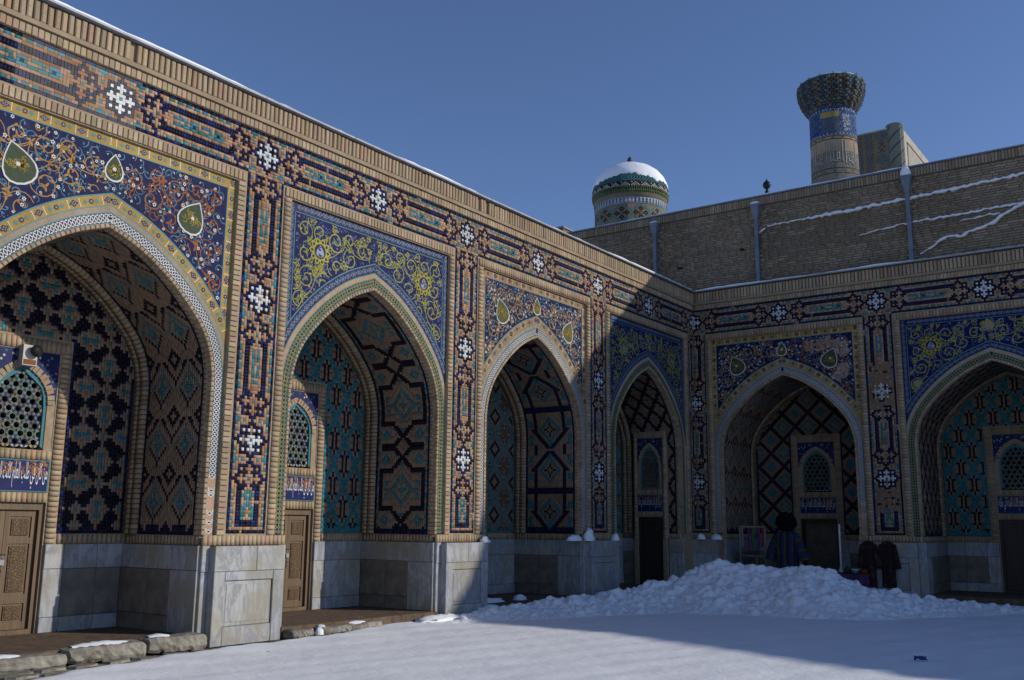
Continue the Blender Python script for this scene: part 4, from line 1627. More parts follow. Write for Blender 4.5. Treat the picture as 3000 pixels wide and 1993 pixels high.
# the last strip runs a little wider into the corner
for bx, nm in (((23.87, X_CORNER - .348, .004, .09, 1.335, 6.80), 'corner_strip'), ((23.70, X_CORNER - .001, -.10, .3, 0.0, 1.33), 'corner_pier'), ((-8.0, 4.0, 0.0, .3, 0.0, 7.49), 'plain_wall')):
    mb = MB()
    mb.box(*bx, PAL['b'])
    mb.build(nm, M_TILE, arcL)
for x0, x1, z0, z1 in ((23.70, 24.24, .985, 1.33), (23.70, 23.95, 0, .985), (23.95, 24.24, 0, .985)):
    link('marble_slab', brick_mesh(x1 - x0 - .004, .04, z1 - z0 - .004, .006, M_MARBLE), None, arcL, ((x0 + x1) / 2, -.11, (z0 + z1) / 2))

# ---- shaded wing across the back
arcR = thing('tiled_arcade', 'shaded arcade wing across the far side, behind the heap of snow', 'arcade', (X_CORNER, 11.3, 0), -math.pi / 2)
PIR = [4.90, 9.83]
frieze(arcR, [0.0] + PIR)
pilaster(arcR, 0.0, u_lo=0.012, u_hi=.335)
for p in PIR:
    pilaster(arcR, p, worn=((4.45, 5.55), (2.0, 2.55)))
    pier(arcR, p)
cornice(arcR, 0.05, 44.0, .1, 10.2)
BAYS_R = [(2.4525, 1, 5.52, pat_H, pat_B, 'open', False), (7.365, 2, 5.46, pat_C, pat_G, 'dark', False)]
for (c, kd, ap, pb, pr_, dr, rd) in BAYS_R:
    arch_frame(arcR, c, ap, 2.115, False)
    spandrel(arcR, c, kd, ap)
    niche(arcR, c, ap, 2.3, pb, pr_, dr)
for bx, nm in (((.04, .60, -.12, .3, 0.0, 1.33), 'corner_pier'), ((10.18, 44.0, 0.0, .3, 0.0, 7.49), 'plain_wall')):
    mb = MB()
    mb.box(*bx, PAL['b'])
    mb.build(nm, M_TILE, arcR)
for k, (a, b, z0, z1) in enumerate(((.05, .32, .985, 1.33), (.32, .60, .985, 1.33), (.05, .24, 0, .985), (.24, .60, 0, .985))):
    link('marble_slab', brick_mesh(b - a - .004, .04, z1 - z0 - .004, .006, M_MARBLE), None, arcR, ((a + b) / 2, -.13, (z0 + z1) / 2))

# ------------------------------------------------------------------ tall brick block behind the shaded wing
XW = 25.05
tall = thing('brick_building', 'tall plain brown brick building rising above the shaded arcade', 'building', (XW, 15.9, 0), -math.pi / 2)
mb = MB()
roofline = [(0.0, 10.66), (22.5, 10.66), (24.0, 9.75), (28.5, 9.75), (32.0, 10.4), (36.0, 11.1), (48.0, 11.1)]  # unseen far stretch: heights shaped to steer the cast shadow edge on the snow
for (ua, za), (ub, zb) in zip(roofline[:-1], roofline[1:]):
    mb.hexa([(ua, .012, 7.98), (ub, .012, 7.98), (ub, 14.0, 7.98), (ua, 14.0, 7.98), (ua, .012, za), (ub, .012, zb), (ub, 14.0, zb), (ua, 14.0, za)])
mb.box(0, 48.0, 5.0, 14.0, 0.0, 7.98)
tw = mb.build('wall', M_MORTAR_GREY, tall)
tb = TB()
cz, bw = .0655, .262
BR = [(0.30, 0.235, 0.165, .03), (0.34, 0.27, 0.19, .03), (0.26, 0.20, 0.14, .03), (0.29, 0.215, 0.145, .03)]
rows = int((10.44 - 7.86) / cz)
cand = []
for j in range(rows):
    z = 7.86 + j * cz
    u = -(.5 if j % 2 else 0) * bw * rnd.uniform(.9, 1.1)
    smooth_zone = z > 8.9
    while u < 15.6:
        w = bw * rnd.choice((1.0, 1.0, 1.0, .5)) * rnd.uniform(.96, 1.04)
        col = jit(rnd.choice(BR), .12)
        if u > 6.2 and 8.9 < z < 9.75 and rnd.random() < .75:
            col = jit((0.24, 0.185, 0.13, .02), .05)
        if u + w > .0:
            cand.append((max(u, 0), u + w - .014, z, z + cz - .014, rnd.choice((.0, .0, .004, .007, -.004)), col))
        u += w
cand.sort(key=lambda q: -q[0])
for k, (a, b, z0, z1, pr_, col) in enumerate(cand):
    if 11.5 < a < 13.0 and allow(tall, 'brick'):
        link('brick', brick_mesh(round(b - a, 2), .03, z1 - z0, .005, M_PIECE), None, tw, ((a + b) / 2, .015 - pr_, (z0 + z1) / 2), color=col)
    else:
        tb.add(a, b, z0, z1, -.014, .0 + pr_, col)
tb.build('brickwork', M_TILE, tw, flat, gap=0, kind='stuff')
u = 0.0
tb = TB()
while u < 20:
    col = jit(rnd.choice(BR), .15)
    if allow(tall, 'soldier_brick'):
        link('soldier_brick', brick_mesh(.064, .05, .225, .006, M_PIECE), None, tw, (u + .036, -.008 + rnd.uniform(-.006, .006), 10.555), (0, rnd.gauss(0, .01), 0), color=col)
    u += .0745
mb = MB()
mb.box(-.1, 22.5, -.06, 1.0, 10.675, 10.715)
mb.build('coping', M_METAL, tall)
for k, yy in enumerate((12.78, 9.655, 5.652, 0.9)):
    u = 15.9 - yy
    mb = MB()
    P8 = [(u - .05, -.14, 10.0), (u + .05, -.14, 10.0), (u + .05, -.03, 10.0), (u - .05, -.03, 10.0), (u - .13, -.20, 10.46), (u + .13, -.20, 10.46), (u + .13, -.02, 10.46), (u - .13, -.02, 10.46)]
    mb.hexa(P8)
    mb.box(u - .05, u + .05, -.13, -.035, 7.7, 10.0)
    for zz in (9.3, 8.5):
        mb.box(u - .065, u + .065, -.145, .0, zz, zz + .03)
    dp = mb.build('downpipe', M_METAL, tall)
    sb = MB()
    h = (.06, .08, .24, .2)[k]
    rings = []
    for q in range(5):
        t = q / 4
        r = math.cos(t * 1.45)
        rings.append([(u + .12 * r * cx_, -.11 + .085 * r * cy_, 10.455 + h * math.sin(t * 1.57)) for cx_, cy_ in ((-1, -1), (0, -1.15), (1, -1), (1.1, 0), (1, 1), (0, 1.1), (-1, 1), (-1.1, 0))])
    sb.grid(rings, (1, 1, 1, 0), True)
    sb.build('snow_cap', M_SNOW, dp, smooth=True)
for (yy, zz) in ((12.0, 9.0), (10.1, 9.25)):
    mb = MB()
    u = 15.9 - yy
    mb.tube([(u, .05, zz), (u, -.12, zz - .02), (u, -.16, zz - .06)], .035, 8)
    mb.build('drain_spout', M_IRON, tall)
def snow_line(pts, thick, name='snow_ledge'):
    """snow lying on a course that steps out of the wall"""
    mb = MB()
    dense = []
    for (a, b) in zip(pts[:-1], pts[1:]):
        n = max(2, int(abs(b[0] - a[0]) / .07))
        for k in range(n):
            t = k / n
            dense.append((a[0] + (b[0] - a[0]) * t, a[1] + (b[1] - a[1]) * t))
    dense.append(pts[-1])
    rows_ = []
    n = len(dense)
    for k, (yy, zz) in enumerate(dense):
        th = thick * (0.35 + 0.65 * math.sin(math.pi * min(1, (k + .5) / n * 3, (n - k - .5) / n * 6) / 2)) * rnd.uniform(.45, 1.3)
        zj = zz + rnd.uniform(-.02, .02)
        u = 15.9 - yy
        rows_.append([(u, .02, zj - th * .4), (u, -.03 - th * .5, zj - th * .45), (u, -.035 - th * .6, zj), (u, -.02 - th * .2, zj + th * .45), (u, .02, zj + th * .55)])
    mb.grid(rows_)
    return mb.build(name, M_SNOW, tall, smooth=True)
snow_line([(9.36, 9.80), (7.5, 9.83), (5.7, 9.87), (4.4, 9.93), (3.03, 9.99), (0.5, 10.05)], .10)
snow_line([(9.62, 9.66), (9.42, 9.74)], .05)
snow_line([(6.9, 9.13), (5.9, 9.23), (5.0, 9.25), (3.09, 9.28), (1.0, 9.3)], .06)
snow_line([(4.5, 9.08), (3.9, 9.12), (3.6, 9.13)], .04)
snow_line([(5.45, 8.40), (5.2, 8.5), (5.02, 8.66), (4.8, 8.73), (4.5, 8.70), (4.3, 8.78), (3.95, 8.83), (3.7, 8.95), (3.5, 9.08), (3.2, 9.22), (3.0, 9.32), (2.4, 9.45)], .10)
# snow on top of the copings
def coping_snow(parent, x0, x1, y0, y1, z, hmax, name='snow_cap', seed=0):
    r2 = random.Random(seed)
    mb = MB()
    rows_ = []
    x = x0
    h = hmax * .4
    while x <= x1:
        h = min(hmax, max(.008, h + r2.uniform(-.012, .012)))
        rows_.append([(x, y0 + .02, z + .002), (x, y0 + .025, z + h * .7), (x, y0 + .07, z + h), (x, (y0 + y1) / 2, z + h * 1.1), (x, y1, z + h * .8)])
        x += .12
    mb.grid(rows_)
    return mb.build(name, M_SNOW, parent, smooth=True)
coping_snow(tall, -.1, 20, -.06, .6, 10.716, .05, seed=3)
coping_snow(arcL, 3.0, X_CORNER - .2, -.13, .5, 8.018, .05, seed=4)
coping_snow(arcR, .15, 12.0, -.13, .5, 8.018, .06, seed=5)

# brick chimney beyond the corner
ch = thing('brick_chimney', 'small square brick chimney at the end of the tall brick wall', 'chimney', (25.6, 16.5, 0))
mb = MB()
mb.box(-.35, .35, -.32, .32, 7.9, 10.98, PAL['d'])
mb.build('shaft', M_TILE, ch)
mb = MB()
mb.box(-.40, .40, -.37, .37, 10.98, 11.04)
mb.build('coping', M_METAL, ch)

# ------------------------------------------------------------------ domed turret
def ring_tiles(tb_rows, name, parent, cx, cy, kind='stuff'):
    pass
def cyl_map(cx, cy, prof):
    zs = np.array([p[1] for p in prof]); rs = np.array([p[0] for p in prof])
    def f(u, v, n):
        r = np.interp(v, zs, rs) + n
        return np.stack([cx + r * np.cos(u), cy + r * np.sin(u), v], 1)
    return f
dome = thing('domed_turret', 'turret with a turquoise ribbed dome half covered in snow', 'turret', (39.52, 21.51, 0))
DR = 1.80
prof_dome = [(DR * .93, 16.93), (DR, 17.1), (DR * 1.005, 17.35), (DR * .97, 17.62), (DR * .88, 17.93), (DR * .74, 18.22), (DR * .55, 18.46), (DR * .32, 18.63), (DR * .1, 18.71), (0.02, 18.715)]
mb = MB(); mb.lathe([(DR * .93, 10.0), (DR * .93, 16.60), (DR * .97, 16.62), (DR * .985, 16.95), (DR * .93, 16.96)], seg=64, col=(0.22, 0.17, 0.11, .1))
drum = mb.build('drum', M_TILE, dome, smooth=True)
mb = MB(); mb.lathe(prof_dome, seg=72, col=(0.035, 0.135, 0.15, .85))
dsh = mb.build('dome', M_TILE, dome, smooth=True)
# glazed courses on the dome
tb = TB()
dp = [(r, z) for r, z in prof_dome if z < 18.7]
zz = 17.33
while zz < 18.2:
    n = 80
    for k in range(n):
        a0 = 2 * math.pi * k / n + (.5 * 2 * math.pi / n if int(zz * 20) % 2 else 0)
        tb.add(a0 + .003, a0 + 2 * math.pi / n - .003, zz, zz + .055, -.01, .008, jit((0.045, 0.135, 0.15, .8), .2))
    zz += .06
tb.build('dome_tile', M_TILE, dsh, cyl_map(0, 0, dp), gap=0, kind='stuff')
tb = TB()
nz = 48 * 4
for k in range(nz):
    a0 = 2 * math.pi * k / nz; a1 = 2 * math.pi * (k + 1) / nz
    for j in range(5):
        q = k % 8
        tri = abs(q - 3.5) < (4 - j) and j < 4
        ch_ = (0.6, 0.58, 0.52, .6) if (tri and (k + j) % 2 == 0) or (j == 3 and q in (0,)) else (0.035, 0.018, 0.018, .6)
        tb.add(a0, a1, 17.10 + j * .045, 17.10 + (j + 1) * .045, -.01, .012, ch_)
tb.build('zigzag_band', M_TILE, dome, cyl_map(0, 0, prof_dome), gap=0.0, kind='stuff')
tb = TB()
pm = [(DR * .93, 16.2), (DR * .95, 16.6), (DR * .985, 16.95), (DR, 17.1)]
for k in range(110):
    a0 = 2 * math.pi * k / 110; w = 2 * math.pi / 110
    for j, (z0, z1, pr_) in enumerate(((16.62, 16.72, .0), (16.73, 16.83, .03), (16.84, 16.95, .055), (16.96, 17.085, .05))):
        tb.add(a0 + w * .14 * (1 + j % 2), a0 + w * (.86 - .14 * (j % 2)), z0, z1, -.05, pr_ - .01, jit((0.10, 0.135, 0.06, .5) if j > 1 else (0.04, 0.12, 0.10, .6), .2))
tb.build('stalactite_band', M_TILE, dome, cyl_map(0, 0, pm), gap=0.0, kind='stuff')
tb = TB()
n = 180
for k in range(n):
    a0 = 2 * math.pi * k / n; a1 = 2 * math.pi * (k + 1) / n
    tb.add(a0, a1, 16.28, 16.60, -.01, .020, (0.36, 0.42, 0.47, .5))
    if k % 3 == 0:
        m_ = (a0 + a1) / 2
        tb.add(m_ - .008, m_ + .008, 16.31, 16.56, .01, .032, (0.02, 0.03, 0.14, .7))
        tb.add(m_ - .014, m_ + .014, 16.44, 16.52, .01, .033, (0.02, 0.03, 0.14, .7))
        tb.add(m_ - .014, m_ + .014, 16.33, 16.39, .01, .033, rnd.choice([(0.02, 0.03, 0.14, .7), (0.3, 0.16, 0.07, .5)]))
    for j in range(18):
        z0 = 16.25 - (j + 1) * .05
        q, w_ = k % 15, j % 16
        d = min(abs(abs(q - 7) + abs(w_ - 8) - 2), abs(abs(abs(q - 7) - 4) + abs(w_ - 8) - 1.5) if abs(q - 7) > 2 else 9, abs(abs(q - 7) + abs(abs(w_ - 8) - 4) - 1.5) if abs(w_ - 8) > 2 else 9)
        tb.add(a0, a1, z0, z0 + .05, -.01, .018, jit((0.02, 0.015, 0.02, .6) if d < .6 else (0.27, 0.21, 0.145, .1) if abs(abs(q - 7) + abs(w_ - 8) - 9) > 1 else (0.1, 0.2, 0.19, .6), .15))
tb.build('drum_tile', M_TILE, drum, cyl_map(0, 0, [(DR * .935, 10), (DR * .935, 16.6)]), gap=0.0, kind='stuff')
# snow cap with a ragged lower edge
seg = 120
rows_ = []
edge = [17.50 + .09 * math.sin(2 * a + 1.0) + .05 * math.sin(5 * a + 2.2) + .04 * math.sin(11 * a + .7) + rnd.uniform(-.08, .08) + .12 * math.cos(a - 3.9) for a in np.linspace(0, 2 * math.pi, seg, endpoint=False)]
zs_ = np.array([p[1] for p in prof_dome]); rs_ = np.array([p[0] for p in prof_dome])
for t in np.linspace(0, 1, 16):
    row = []
    for k in range(seg):
        a = 2 * math.pi * k / seg
        z = edge[k] + (18.70 - edge[k]) * t
        r = np.interp(z, zs_, rs_) + (.012 if t == 0 else .035 + .03 * t + .006 * math.sin(7 * a + 9 * t))
        if t == 1: r = .05
        row.append((r * math.cos(a), r * math.sin(a), z + .06 * t))
    rows_.append(row)
mb = MB(); mb.grid(rows_, (1, 1, 1, 0), True)
mb.build('snow_cap', M_SNOW, dome, smooth=True)
mb = MB(); mb.lathe([(.10, 18.68), (.09, 18.80), (.12, 18.84), (.07, 18.88), (.12, 18.94), (.13, 19.0), (.09, 19.08), (.03, 19.16), (.0, 19.2)], seg=16)
mb.build('finial', M_IRON, dome, smooth=True)

# ------------------------------------------------------------------ small snowy cupola with a ball finial
cup = thing('cupola', 'snow covered top of a small cupola with a green ball finial', 'cupola', (37.48, 13.98, 0))
mb = MB(); mb.lathe([(.9, 12.0), (.9, 14.6), (.75, 14.9), (.45, 15.12), (.2, 15.2), (.0, 15.22)], seg=28)
mb.build('dome', M_SNOW, cup, smooth=True)
mb = MB(); mb.lathe([(.12, 15.18), (.07, 15.26), (.10, 15.33), (.05, 15.38), (.06, 15.44), (.14, 15.52), (.17, 15.62), (.14, 15.72), (.05, 15.79), (.02, 15.86), (.0, 15.9)], seg=18, col=(0.012, 0.03, 0.03, .8))
mb.build('finial', M_TILE, cup, smooth=True)

# ------------------------------------------------------------------ minaret
mina = thing('minaret', 'round tiled minaret with a flaring stalactite capital', 'minaret', (86.26, 25.66, 0))
MR = 2.02
mprof = [(MR * 1.25, 0), (MR * 1.06, 30.0), (MR, 39.2)]
mb = MB(); mb.lathe([(MR * 1.25, 0), (MR * 1.06, 30.0), (MR, 39.3)], seg=64, col=(0.30, 0.235, 0.16, .1))
shaft = mb.build('shaft', M_TILE, mina, smooth=True)
tb = TB()
n = 150
for k in range(n):
    a0 = 2 * math.pi * k / n; a1 = 2 * math.pi * (k + 1) / n
    am = a0
    for j in range(48):
        z0 = 30.2 + j * .1
        tb.add(a0, a1, z0, z0 + .1, -.02, .01, jit(rnd.choice([(0.23, 0.195, 0.145, .1), (0.20, 0.185, 0.145, .1), (0.11, 0.15, 0.145, .2), (0.20, 0.18, 0.14, .1)]) , .15))
    for z0, z1 in ((36.15, 36.22), (36.42, 36.48), (33.35, 33.42), (32.9, 32.96)):
        tb.add(a0, a1, z0, z1, .0, .02, (0.03, 0.02, 0.03, .5))
    if k % 10 < 3:
        tb.add(a0, a1, 36.29, 36.35, .0, .02, (0.03, 0.02, 0.03, .5))
        tb.add(a0, a1, 33.12, 33.18, .0, .02, (0.03, 0.02, 0.03, .5))
    z = 36.55
    while z < 39.25:
        patch = math.radians(170) < (a0 % (2 * math.pi)) < math.radians(225)
        lost = 36.85 < z < 38.85 and math.radians(165) < a0 < math.radians(212)
        if lost:
            col = jit((0.30, 0.235, 0.085, .1), .1) if z > 38.2 else jit((0.075, 0.10, 0.145, .3), .2)
        else:
            col = jit(rnd.choice([(0.03, 0.05, 0.19, .7), (0.05, 0.10, 0.22, .7), (0.09, 0.17, 0.23, .6), (0.02, 0.03, 0.11, .7)]), .2)
        tb.add(a0, a1, z, z + .11, -.02, .015, col)
        z += .11
    for zz in (36.62, 38.98):
        if k % 4 == 0:
            tb.add(a0, a0 + (a1 - a0) * 1.2, zz, zz + .10, .0, .03, (0.4, 0.45, 0.5, .6))
tb.build('shaft_tile', M_TILE, shaft, cyl_map(0, 0, mprof), gap=0.0, kind='stuff')
# kufic band (God, the One) and the smaller script above it
tb = TB()
def kuf(cells, aL, z0, cw_, hz, col, proud):
    H = len(cells)
    for j, row in enumerate(cells):
        for i, ch in enumerate(row):
            if ch == '#':
                a = aL - i * cw_
                tb.add(a - cw_, a, z0 + (H - 1 - j) * hz, z0 + (H - j) * hz, 0.0, proud, col)
KUF = ["#..........#..#.......#..#..#...........#..#",
       "#..........#..#.......#..#..#...........#..#",
       "#..........#..#.......#..#..#...........#..#",
       "#..........#..#.......#..#..#...........#..#",
       "#..........#..#.......#..#..#...........#..#",
       "#..........#..#.......#..#..#...........#..#",
       "#..###.....#..#..###..#..#..#...###.....#..#",
       "#..#.#.....#..#..#.#..#..#..#...#.#.....#..#",
       "#..###.....#..#..#.#..#..#..#...###.....#..#",
       "#....#..#..#..#..###..#..#..#.....#..#..#..#",
       "#....####..#..#....####..#..#.....####..#..#",
       "...###.....#...............#....###........."]
a_face = math.atan2(-25.66, -86.26) % (2 * math.pi)
cw_ = .047
kuf([r for r in KUF], a_face + cw_ * 22, 33.75, cw_, .19, (0.025, 0.018, 0.05, .6), .022)
for j, row in enumerate(KUF):
    for i, ch in enumerate(row):
        if ch == '#':
            a = a_face + cw_ * 22 - i * cw_
            z = 33.75 + (len(KUF) - 1 - j) * .19
            tb.add(a - cw_ * .80, a - cw_ * .20, z + (.0 if j < len(KUF) - 1 and KUF[j + 1][i] == '#' else .06), z + .19, .02, .034, (0.40, 0.40, 0.39, .6))
r3 = random.Random(5)
for i in range(14):
    a = a_face + .42 + i * .03
    for j in range(12):
        if r3.random() < .42:
            tb.add(a, a + .024 * r3.choice((1, 2)), 37.0 + j * .13, 37.0 + j * .13 + .06 * r3.choice((1, 2)), .0, .03, (0.42, 0.42, 0.45, .6))
tb.build('lettering', M_TILE, shaft, cyl_map(0, 0, mprof), gap=0.0)
# stalactite capital: tiers of small niches
mb = MB(); mb.lathe([(MR * .95, 39.2), (MR * 1.0, 39.5), (MR * 1.18, 40.1), (MR * 1.32, 40.9), (MR * 1.36, 41.5), (MR * 1.36, 41.9), (0.1, 41.95)], seg=48, col=(0.05, 0.05, 0.05, .2))
cap = mb.build('capital', M_TILE, mina)
tb = TB()
tiers = 11
for t in range(tiers):
    z0 = 39.35 + t * .235
    r_ = MR * np.interp(z0, [39.2, 40.1, 40.9, 41.9], [1.0, 1.28, 1.42, 1.46])
    n = 40
    for k in range(n):
        a0 = 2 * math.pi * (k + (.5 if t % 2 else 0)) / n
        w = 2 * math.pi / n
        col = jit(rnd.choice([(0.075, 0.075, 0.072, .3), (0.10, 0.09, 0.068, .2), (0.05, 0.065, 0.10, .5), (0.075, 0.10, 0.10, .5)]), .25)
        tb.add(a0 + w * .08, a0 + w * .92, z0, z0 + .20, -.25, r_ - .86 - (.0 if (k + t) % 2 else .12) + rnd.uniform(-.015, .015), col)
tb.build('stalactite', M_TILE, cap, lambda u, v, n: np.stack([(1.0 + n) * np.cos(u), (1.0 + n) * np.sin(u), v], 1), gap=0.0, kind='stuff')
mb = MB(); mb.lathe([(MR * 1.38, 41.9), (MR * 1.48, 41.95), (MR * 1.48, 42.12), (MR * 1.40, 42.14), (.1, 42.2)], seg=16, col=(0.06, 0.10, 0.10, .5))
mb.build('cornice_ring', M_TILE, mina)
mb = MB(); mb.lathe([(MR * 1.44, 42.12), (MR * 1.42, 42.20), (MR * 1.30, 42.24), (.1, 42.3)], seg=32)
mb.build('snow_cap', M_SNOW, mina, smooth=True)
for k in range(16):
    a = 2 * math.pi * k / 16
    mb = MB(); mb.lathe([(.05, 0), (.07, .12), (.05, .2), (0.0, .26)], seg=6, col=(0.25, 0.28, 0.3, .4))
    mb.build('rim_knob', M_TILE, mina, loc=(MR * 1.46 * math.cos(a), MR * 1.46 * math.sin(a), 42.10))

# ------------------------------------------------------------------ portal block behind the minaret
port = thing('portal_block', 'top corner of a great tiled portal behind the minaret', 'portal', (97.2, 23.2, 0))
mb = MB()
mb.box(.06, 30.0, -.92, 3.7, 0, 41.35, (0.42, 0.37, 0.30, .1))
pw = mb.build('wall', M_TILE, port)
mb = MB(); mb.lathe([(.80, 0), (.80, 41.5), (.86, 41.55), (.84, 41.68), (.0, 41.74)], seg=32, col=(0.16, 0.185, 0.165, .2))
mb.build('corner_column', M_TILE, port, loc=(.60, -.28, 0), smooth=True)
for k in range(9):
    mb = MB()
    pts = [(.60 + .815 * math.cos(a), -.28 + .815 * math.sin(a), 31 + k * 1.25 + 1.9 * t) for t, a in ((t, math.pi * .75 + t * 2.6) for t in np.linspace(0, 1, 14))]
    for p, q in zip(pts[:-1], pts[1:]):
        if q[2] < 41.3:
            mb.poly([p, q, (q[0], q[1], q[2] + .13), (p[0], p[1], p[2] + .13)], (0.03, 0.03, 0.04, .4))
    if mb.v:
        mb.build('spiral_band', M_TILE, port)
tb = TB()
for j in range(70):
    z = 34.2 + j * .1
    for i in range(34):
        y = .30 + i * .1
        if i in (13, 14, 23, 24): col = (0.24, 0.17, 0.08, .1)
        elif i < 13:
            q = (j % 26) - 13
            d = abs(i - 6) + abs(q)
            col = (0.03, 0.025, 0.03, .3) if abs(abs(i - 6) - abs(abs(q) - 10)) < 1 and abs(q) > 7 else (0.13, 0.16, 0.155, .3) if d < 8 else (0.22, 0.19, 0.14, .1)
        else:
            col = (0.06, 0.065, 0.10, .4) if (i * 3 + j * 5) % 7 < 3 else (0.20, 0.18, 0.14, .1)
        tb.add(y, y + .1, z, z + .1, -.02, .0, jit(col, .15))
tb.build('wall_tile', M_TILE, pw, lambda u, v, n: np.stack([.05 - n - .01, u, v], 1), gap=.002, kind='stuff')
mb = MB()
mb.box(2.6, 29.0, -.945, -.93, 30, 40.4, (0.36, 0.33, 0.27, .1))
mb.box(2.4, 29.0, -.955, -.935, 40.25, 40.45, (0.09, 0.07, 0.06, .1))
mb.box(2.4, 2.6, -.955, -.935, 30, 40.25, (0.09, 0.07, 0.06, .1))
mb.build('side_panel', M_TILE, port)

# ------------------------------------------------------------------ ground and snow
mb = MB()
mb.poly([(-900, -900, -.10), (900, -900, -.10), (900, 900, -.10), (-900, 900, -.10)])
gnd = mb.build('ground', M_SNOW)
gnd['kind'] = 'structure'
# paving at the foot of the arcade
mb = MB()
mb.box(-8, 24.25, 9.6, 11.45, -.09, -.015)
pav = mb.build('paving', M_STONE)
pav['kind'] = 'structure'
for k in range(34):
    x = 4.6 + (k % 12) * .42 + rnd.uniform(-.08, .08)
    y = 10.25 + (k // 12) * .33 + rnd.uniform(-.06, .06)
    m2 = MB()
    n = 8
    rad = [rnd.uniform(.13, .20) for _ in range(n)]
    top = [(rad[q] * 1.05 * math.cos(6.283 * q / n), rad[q] * .8 * math.sin(6.283 * q / n), .012 + rnd.uniform(-.004, .01)) for q in range(n)]
    bot = [(a * 1.08, b * 1.08, -.03) for a, b, _ in top]
    m2.grid([bot, top], (1, 1, 1, 0), True)
    m2.poly(top)
    m2.build('paving_stone', M_STONE, pav, loc=(x, y, 0))

def fbm(x, y, seed, octs=4, f0=.35):
    r_ = np.random.default_rng(seed)
    out = np.zeros_like(x)
    amp = 1.0
    f = f0
    for o_ in range(octs):
        for _ in range(5):
            a = r_.uniform(0, 2 * math.pi); ph = r_.uniform(0, 6.28)
            out += amp / 5 * np.sin(2 * math.pi * f * (x * math.cos(a) + y * math.sin(a)) + ph)
        amp *= .5; f *= 2.1
    return out

# edge of the swept snow along the foot of the left wing
EDGE_X = np.array([-40, 4.6, 5.7, 6.4, 7.1, 7.8, 8.5, 9.2, 10.0, 10.4, 11.2, 12.1, 13.0, 13.8, 14.6, 15.5, 17, 24.3])
EDGE_Y = np.array([10.3, 10.3, 10.42, 10.62, 10.78, 10.92, 11.04, 11.08, 11.08, 11.02, 11.2, 11.5, 11.62, 11.3, 11.2, 11.5, 11.9, 11.9])
xs = np.concatenate([np.linspace(-60, 3, 40)[:-1], np.arange(3, 24.6, .07)])
ys = np.concatenate([np.linspace(-60, -2, 40)[:-1], np.arange(-2, 12.2, .07)])
X, Y = np.meshgrid(xs, ys, indexing='ij')
ye = np.interp(X, EDGE_X, EDGE_Y) + .05 * np.sin(5.1 * X) + .03 * np.sin(13.0 * X + 1)
Z = .012 * fbm(X, Y, 3, 4, .12) + .010 * fbm(X, Y, 5, 3, .6) + .02
# faint wind ripples and shallow prints
Z += .004 * np.sin(9 * (Y + .25 * X) + 2.0 * fbm(X, Y, 8, 2, .2))
d = np.clip((ye - Y) / .28, 0, 1)
Z = Z + .035 * np.clip(1 - (ye - Y) / 1.2, 0, 1) * np.clip(d * 3, 0, 1)
Z = np.where(Y > ye, -.06, Z * np.sqrt(d) - .05 * (1 - np.sqrt(d)))
r9 = np.random.default_rng(9)
for _ in range(70):
    px, py = r9.uniform(12, 20), r9.uniform(0.5, 4.2)
    dd = (X - px) ** 2 + (Y - py) ** 2
    Z += .02 * r9.uniform(-.3, 1) * np.exp(-dd / r9.uniform(.006, .03))
K1, K2 = X.shape
V = np.stack([X.ravel(), Y.ravel(), Z.ravel()], 1)
idx = np.arange(K1 * K2).reshape(K1, K2)
Q = np.stack([idx[:-1, :-1].ravel(), idx[1:, :-1].ravel(), idx[1:, 1:].ravel(), idx[:-1, 1:].ravel()], 1)
keep = (V[Q][:, :, 2].max(1) > -.055)
me = np_mesh('snow_ground', V, Q[keep], None, True)
sg = link('snow_ground', me, M_SNOW)
sg['kind'] = 'structure'

# heap of shovelled snow: ridge with tumbled lumps
RIDGE = [(13.6, 10.95, .10), (15.0, 10.7, .22), (16.6, 10.35, .30), (18.2, 9.9, .40), (19.3, 9.35, .66), (19.9, 8.85, .93), (20.1, 8.2, .84), (20.2, 7.6, .84), (20.3, 6.95, .90), (20.6, 6.35, .60), (20.9, 5.9, .42), (21.0, 5.6, .45), (21.5, 5.1, .24), (21.9, 4.6, .26), (22.3, 3.9, .16), (22.7, 3.2, .08), (23.0, 2.6, .05)]
def ridge_height(X, Y):
    H = np.zeros_like(X)
    for (x0, y0, h0), (x1, y1, h1) in zip(RIDGE[:-1], RIDGE[1:]):
        dx, dy = x1 - x0, y1 - y0
        L2 = dx * dx + dy * dy
        t = np.clip(((X - x0) * dx + (Y - y0) * dy) / L2, 0, 1)
        px, py = x0 + t * dx, y0 + t * dy
        hh = h0 + t * (h1 - h0)
        dist = np.hypot(X - px, Y - py)
        front = ((X - px) * -.55 + (Y - py) * -.83) > 0
        wdt = np.where(front, 2.3, 1.6) * (hh / .9) ** .6 + .15
        H = np.maximum(H, .96 * hh * np.clip(1 - dist / wdt, 0, 1) ** 1.15)
    return H
st = .026
xs = np.arange(12.8, 24.2, st); ys = np.arange(1.6, 11.9, st)
X, Y = np.meshgrid(xs, ys, indexing='ij')
base = ridge_height(X, Y)
base *= 1 + .12 * fbm(X, Y, 21, 3, .5)
Hh = base.copy()
r4 = np.random.default_rng(4)
n_l = 0
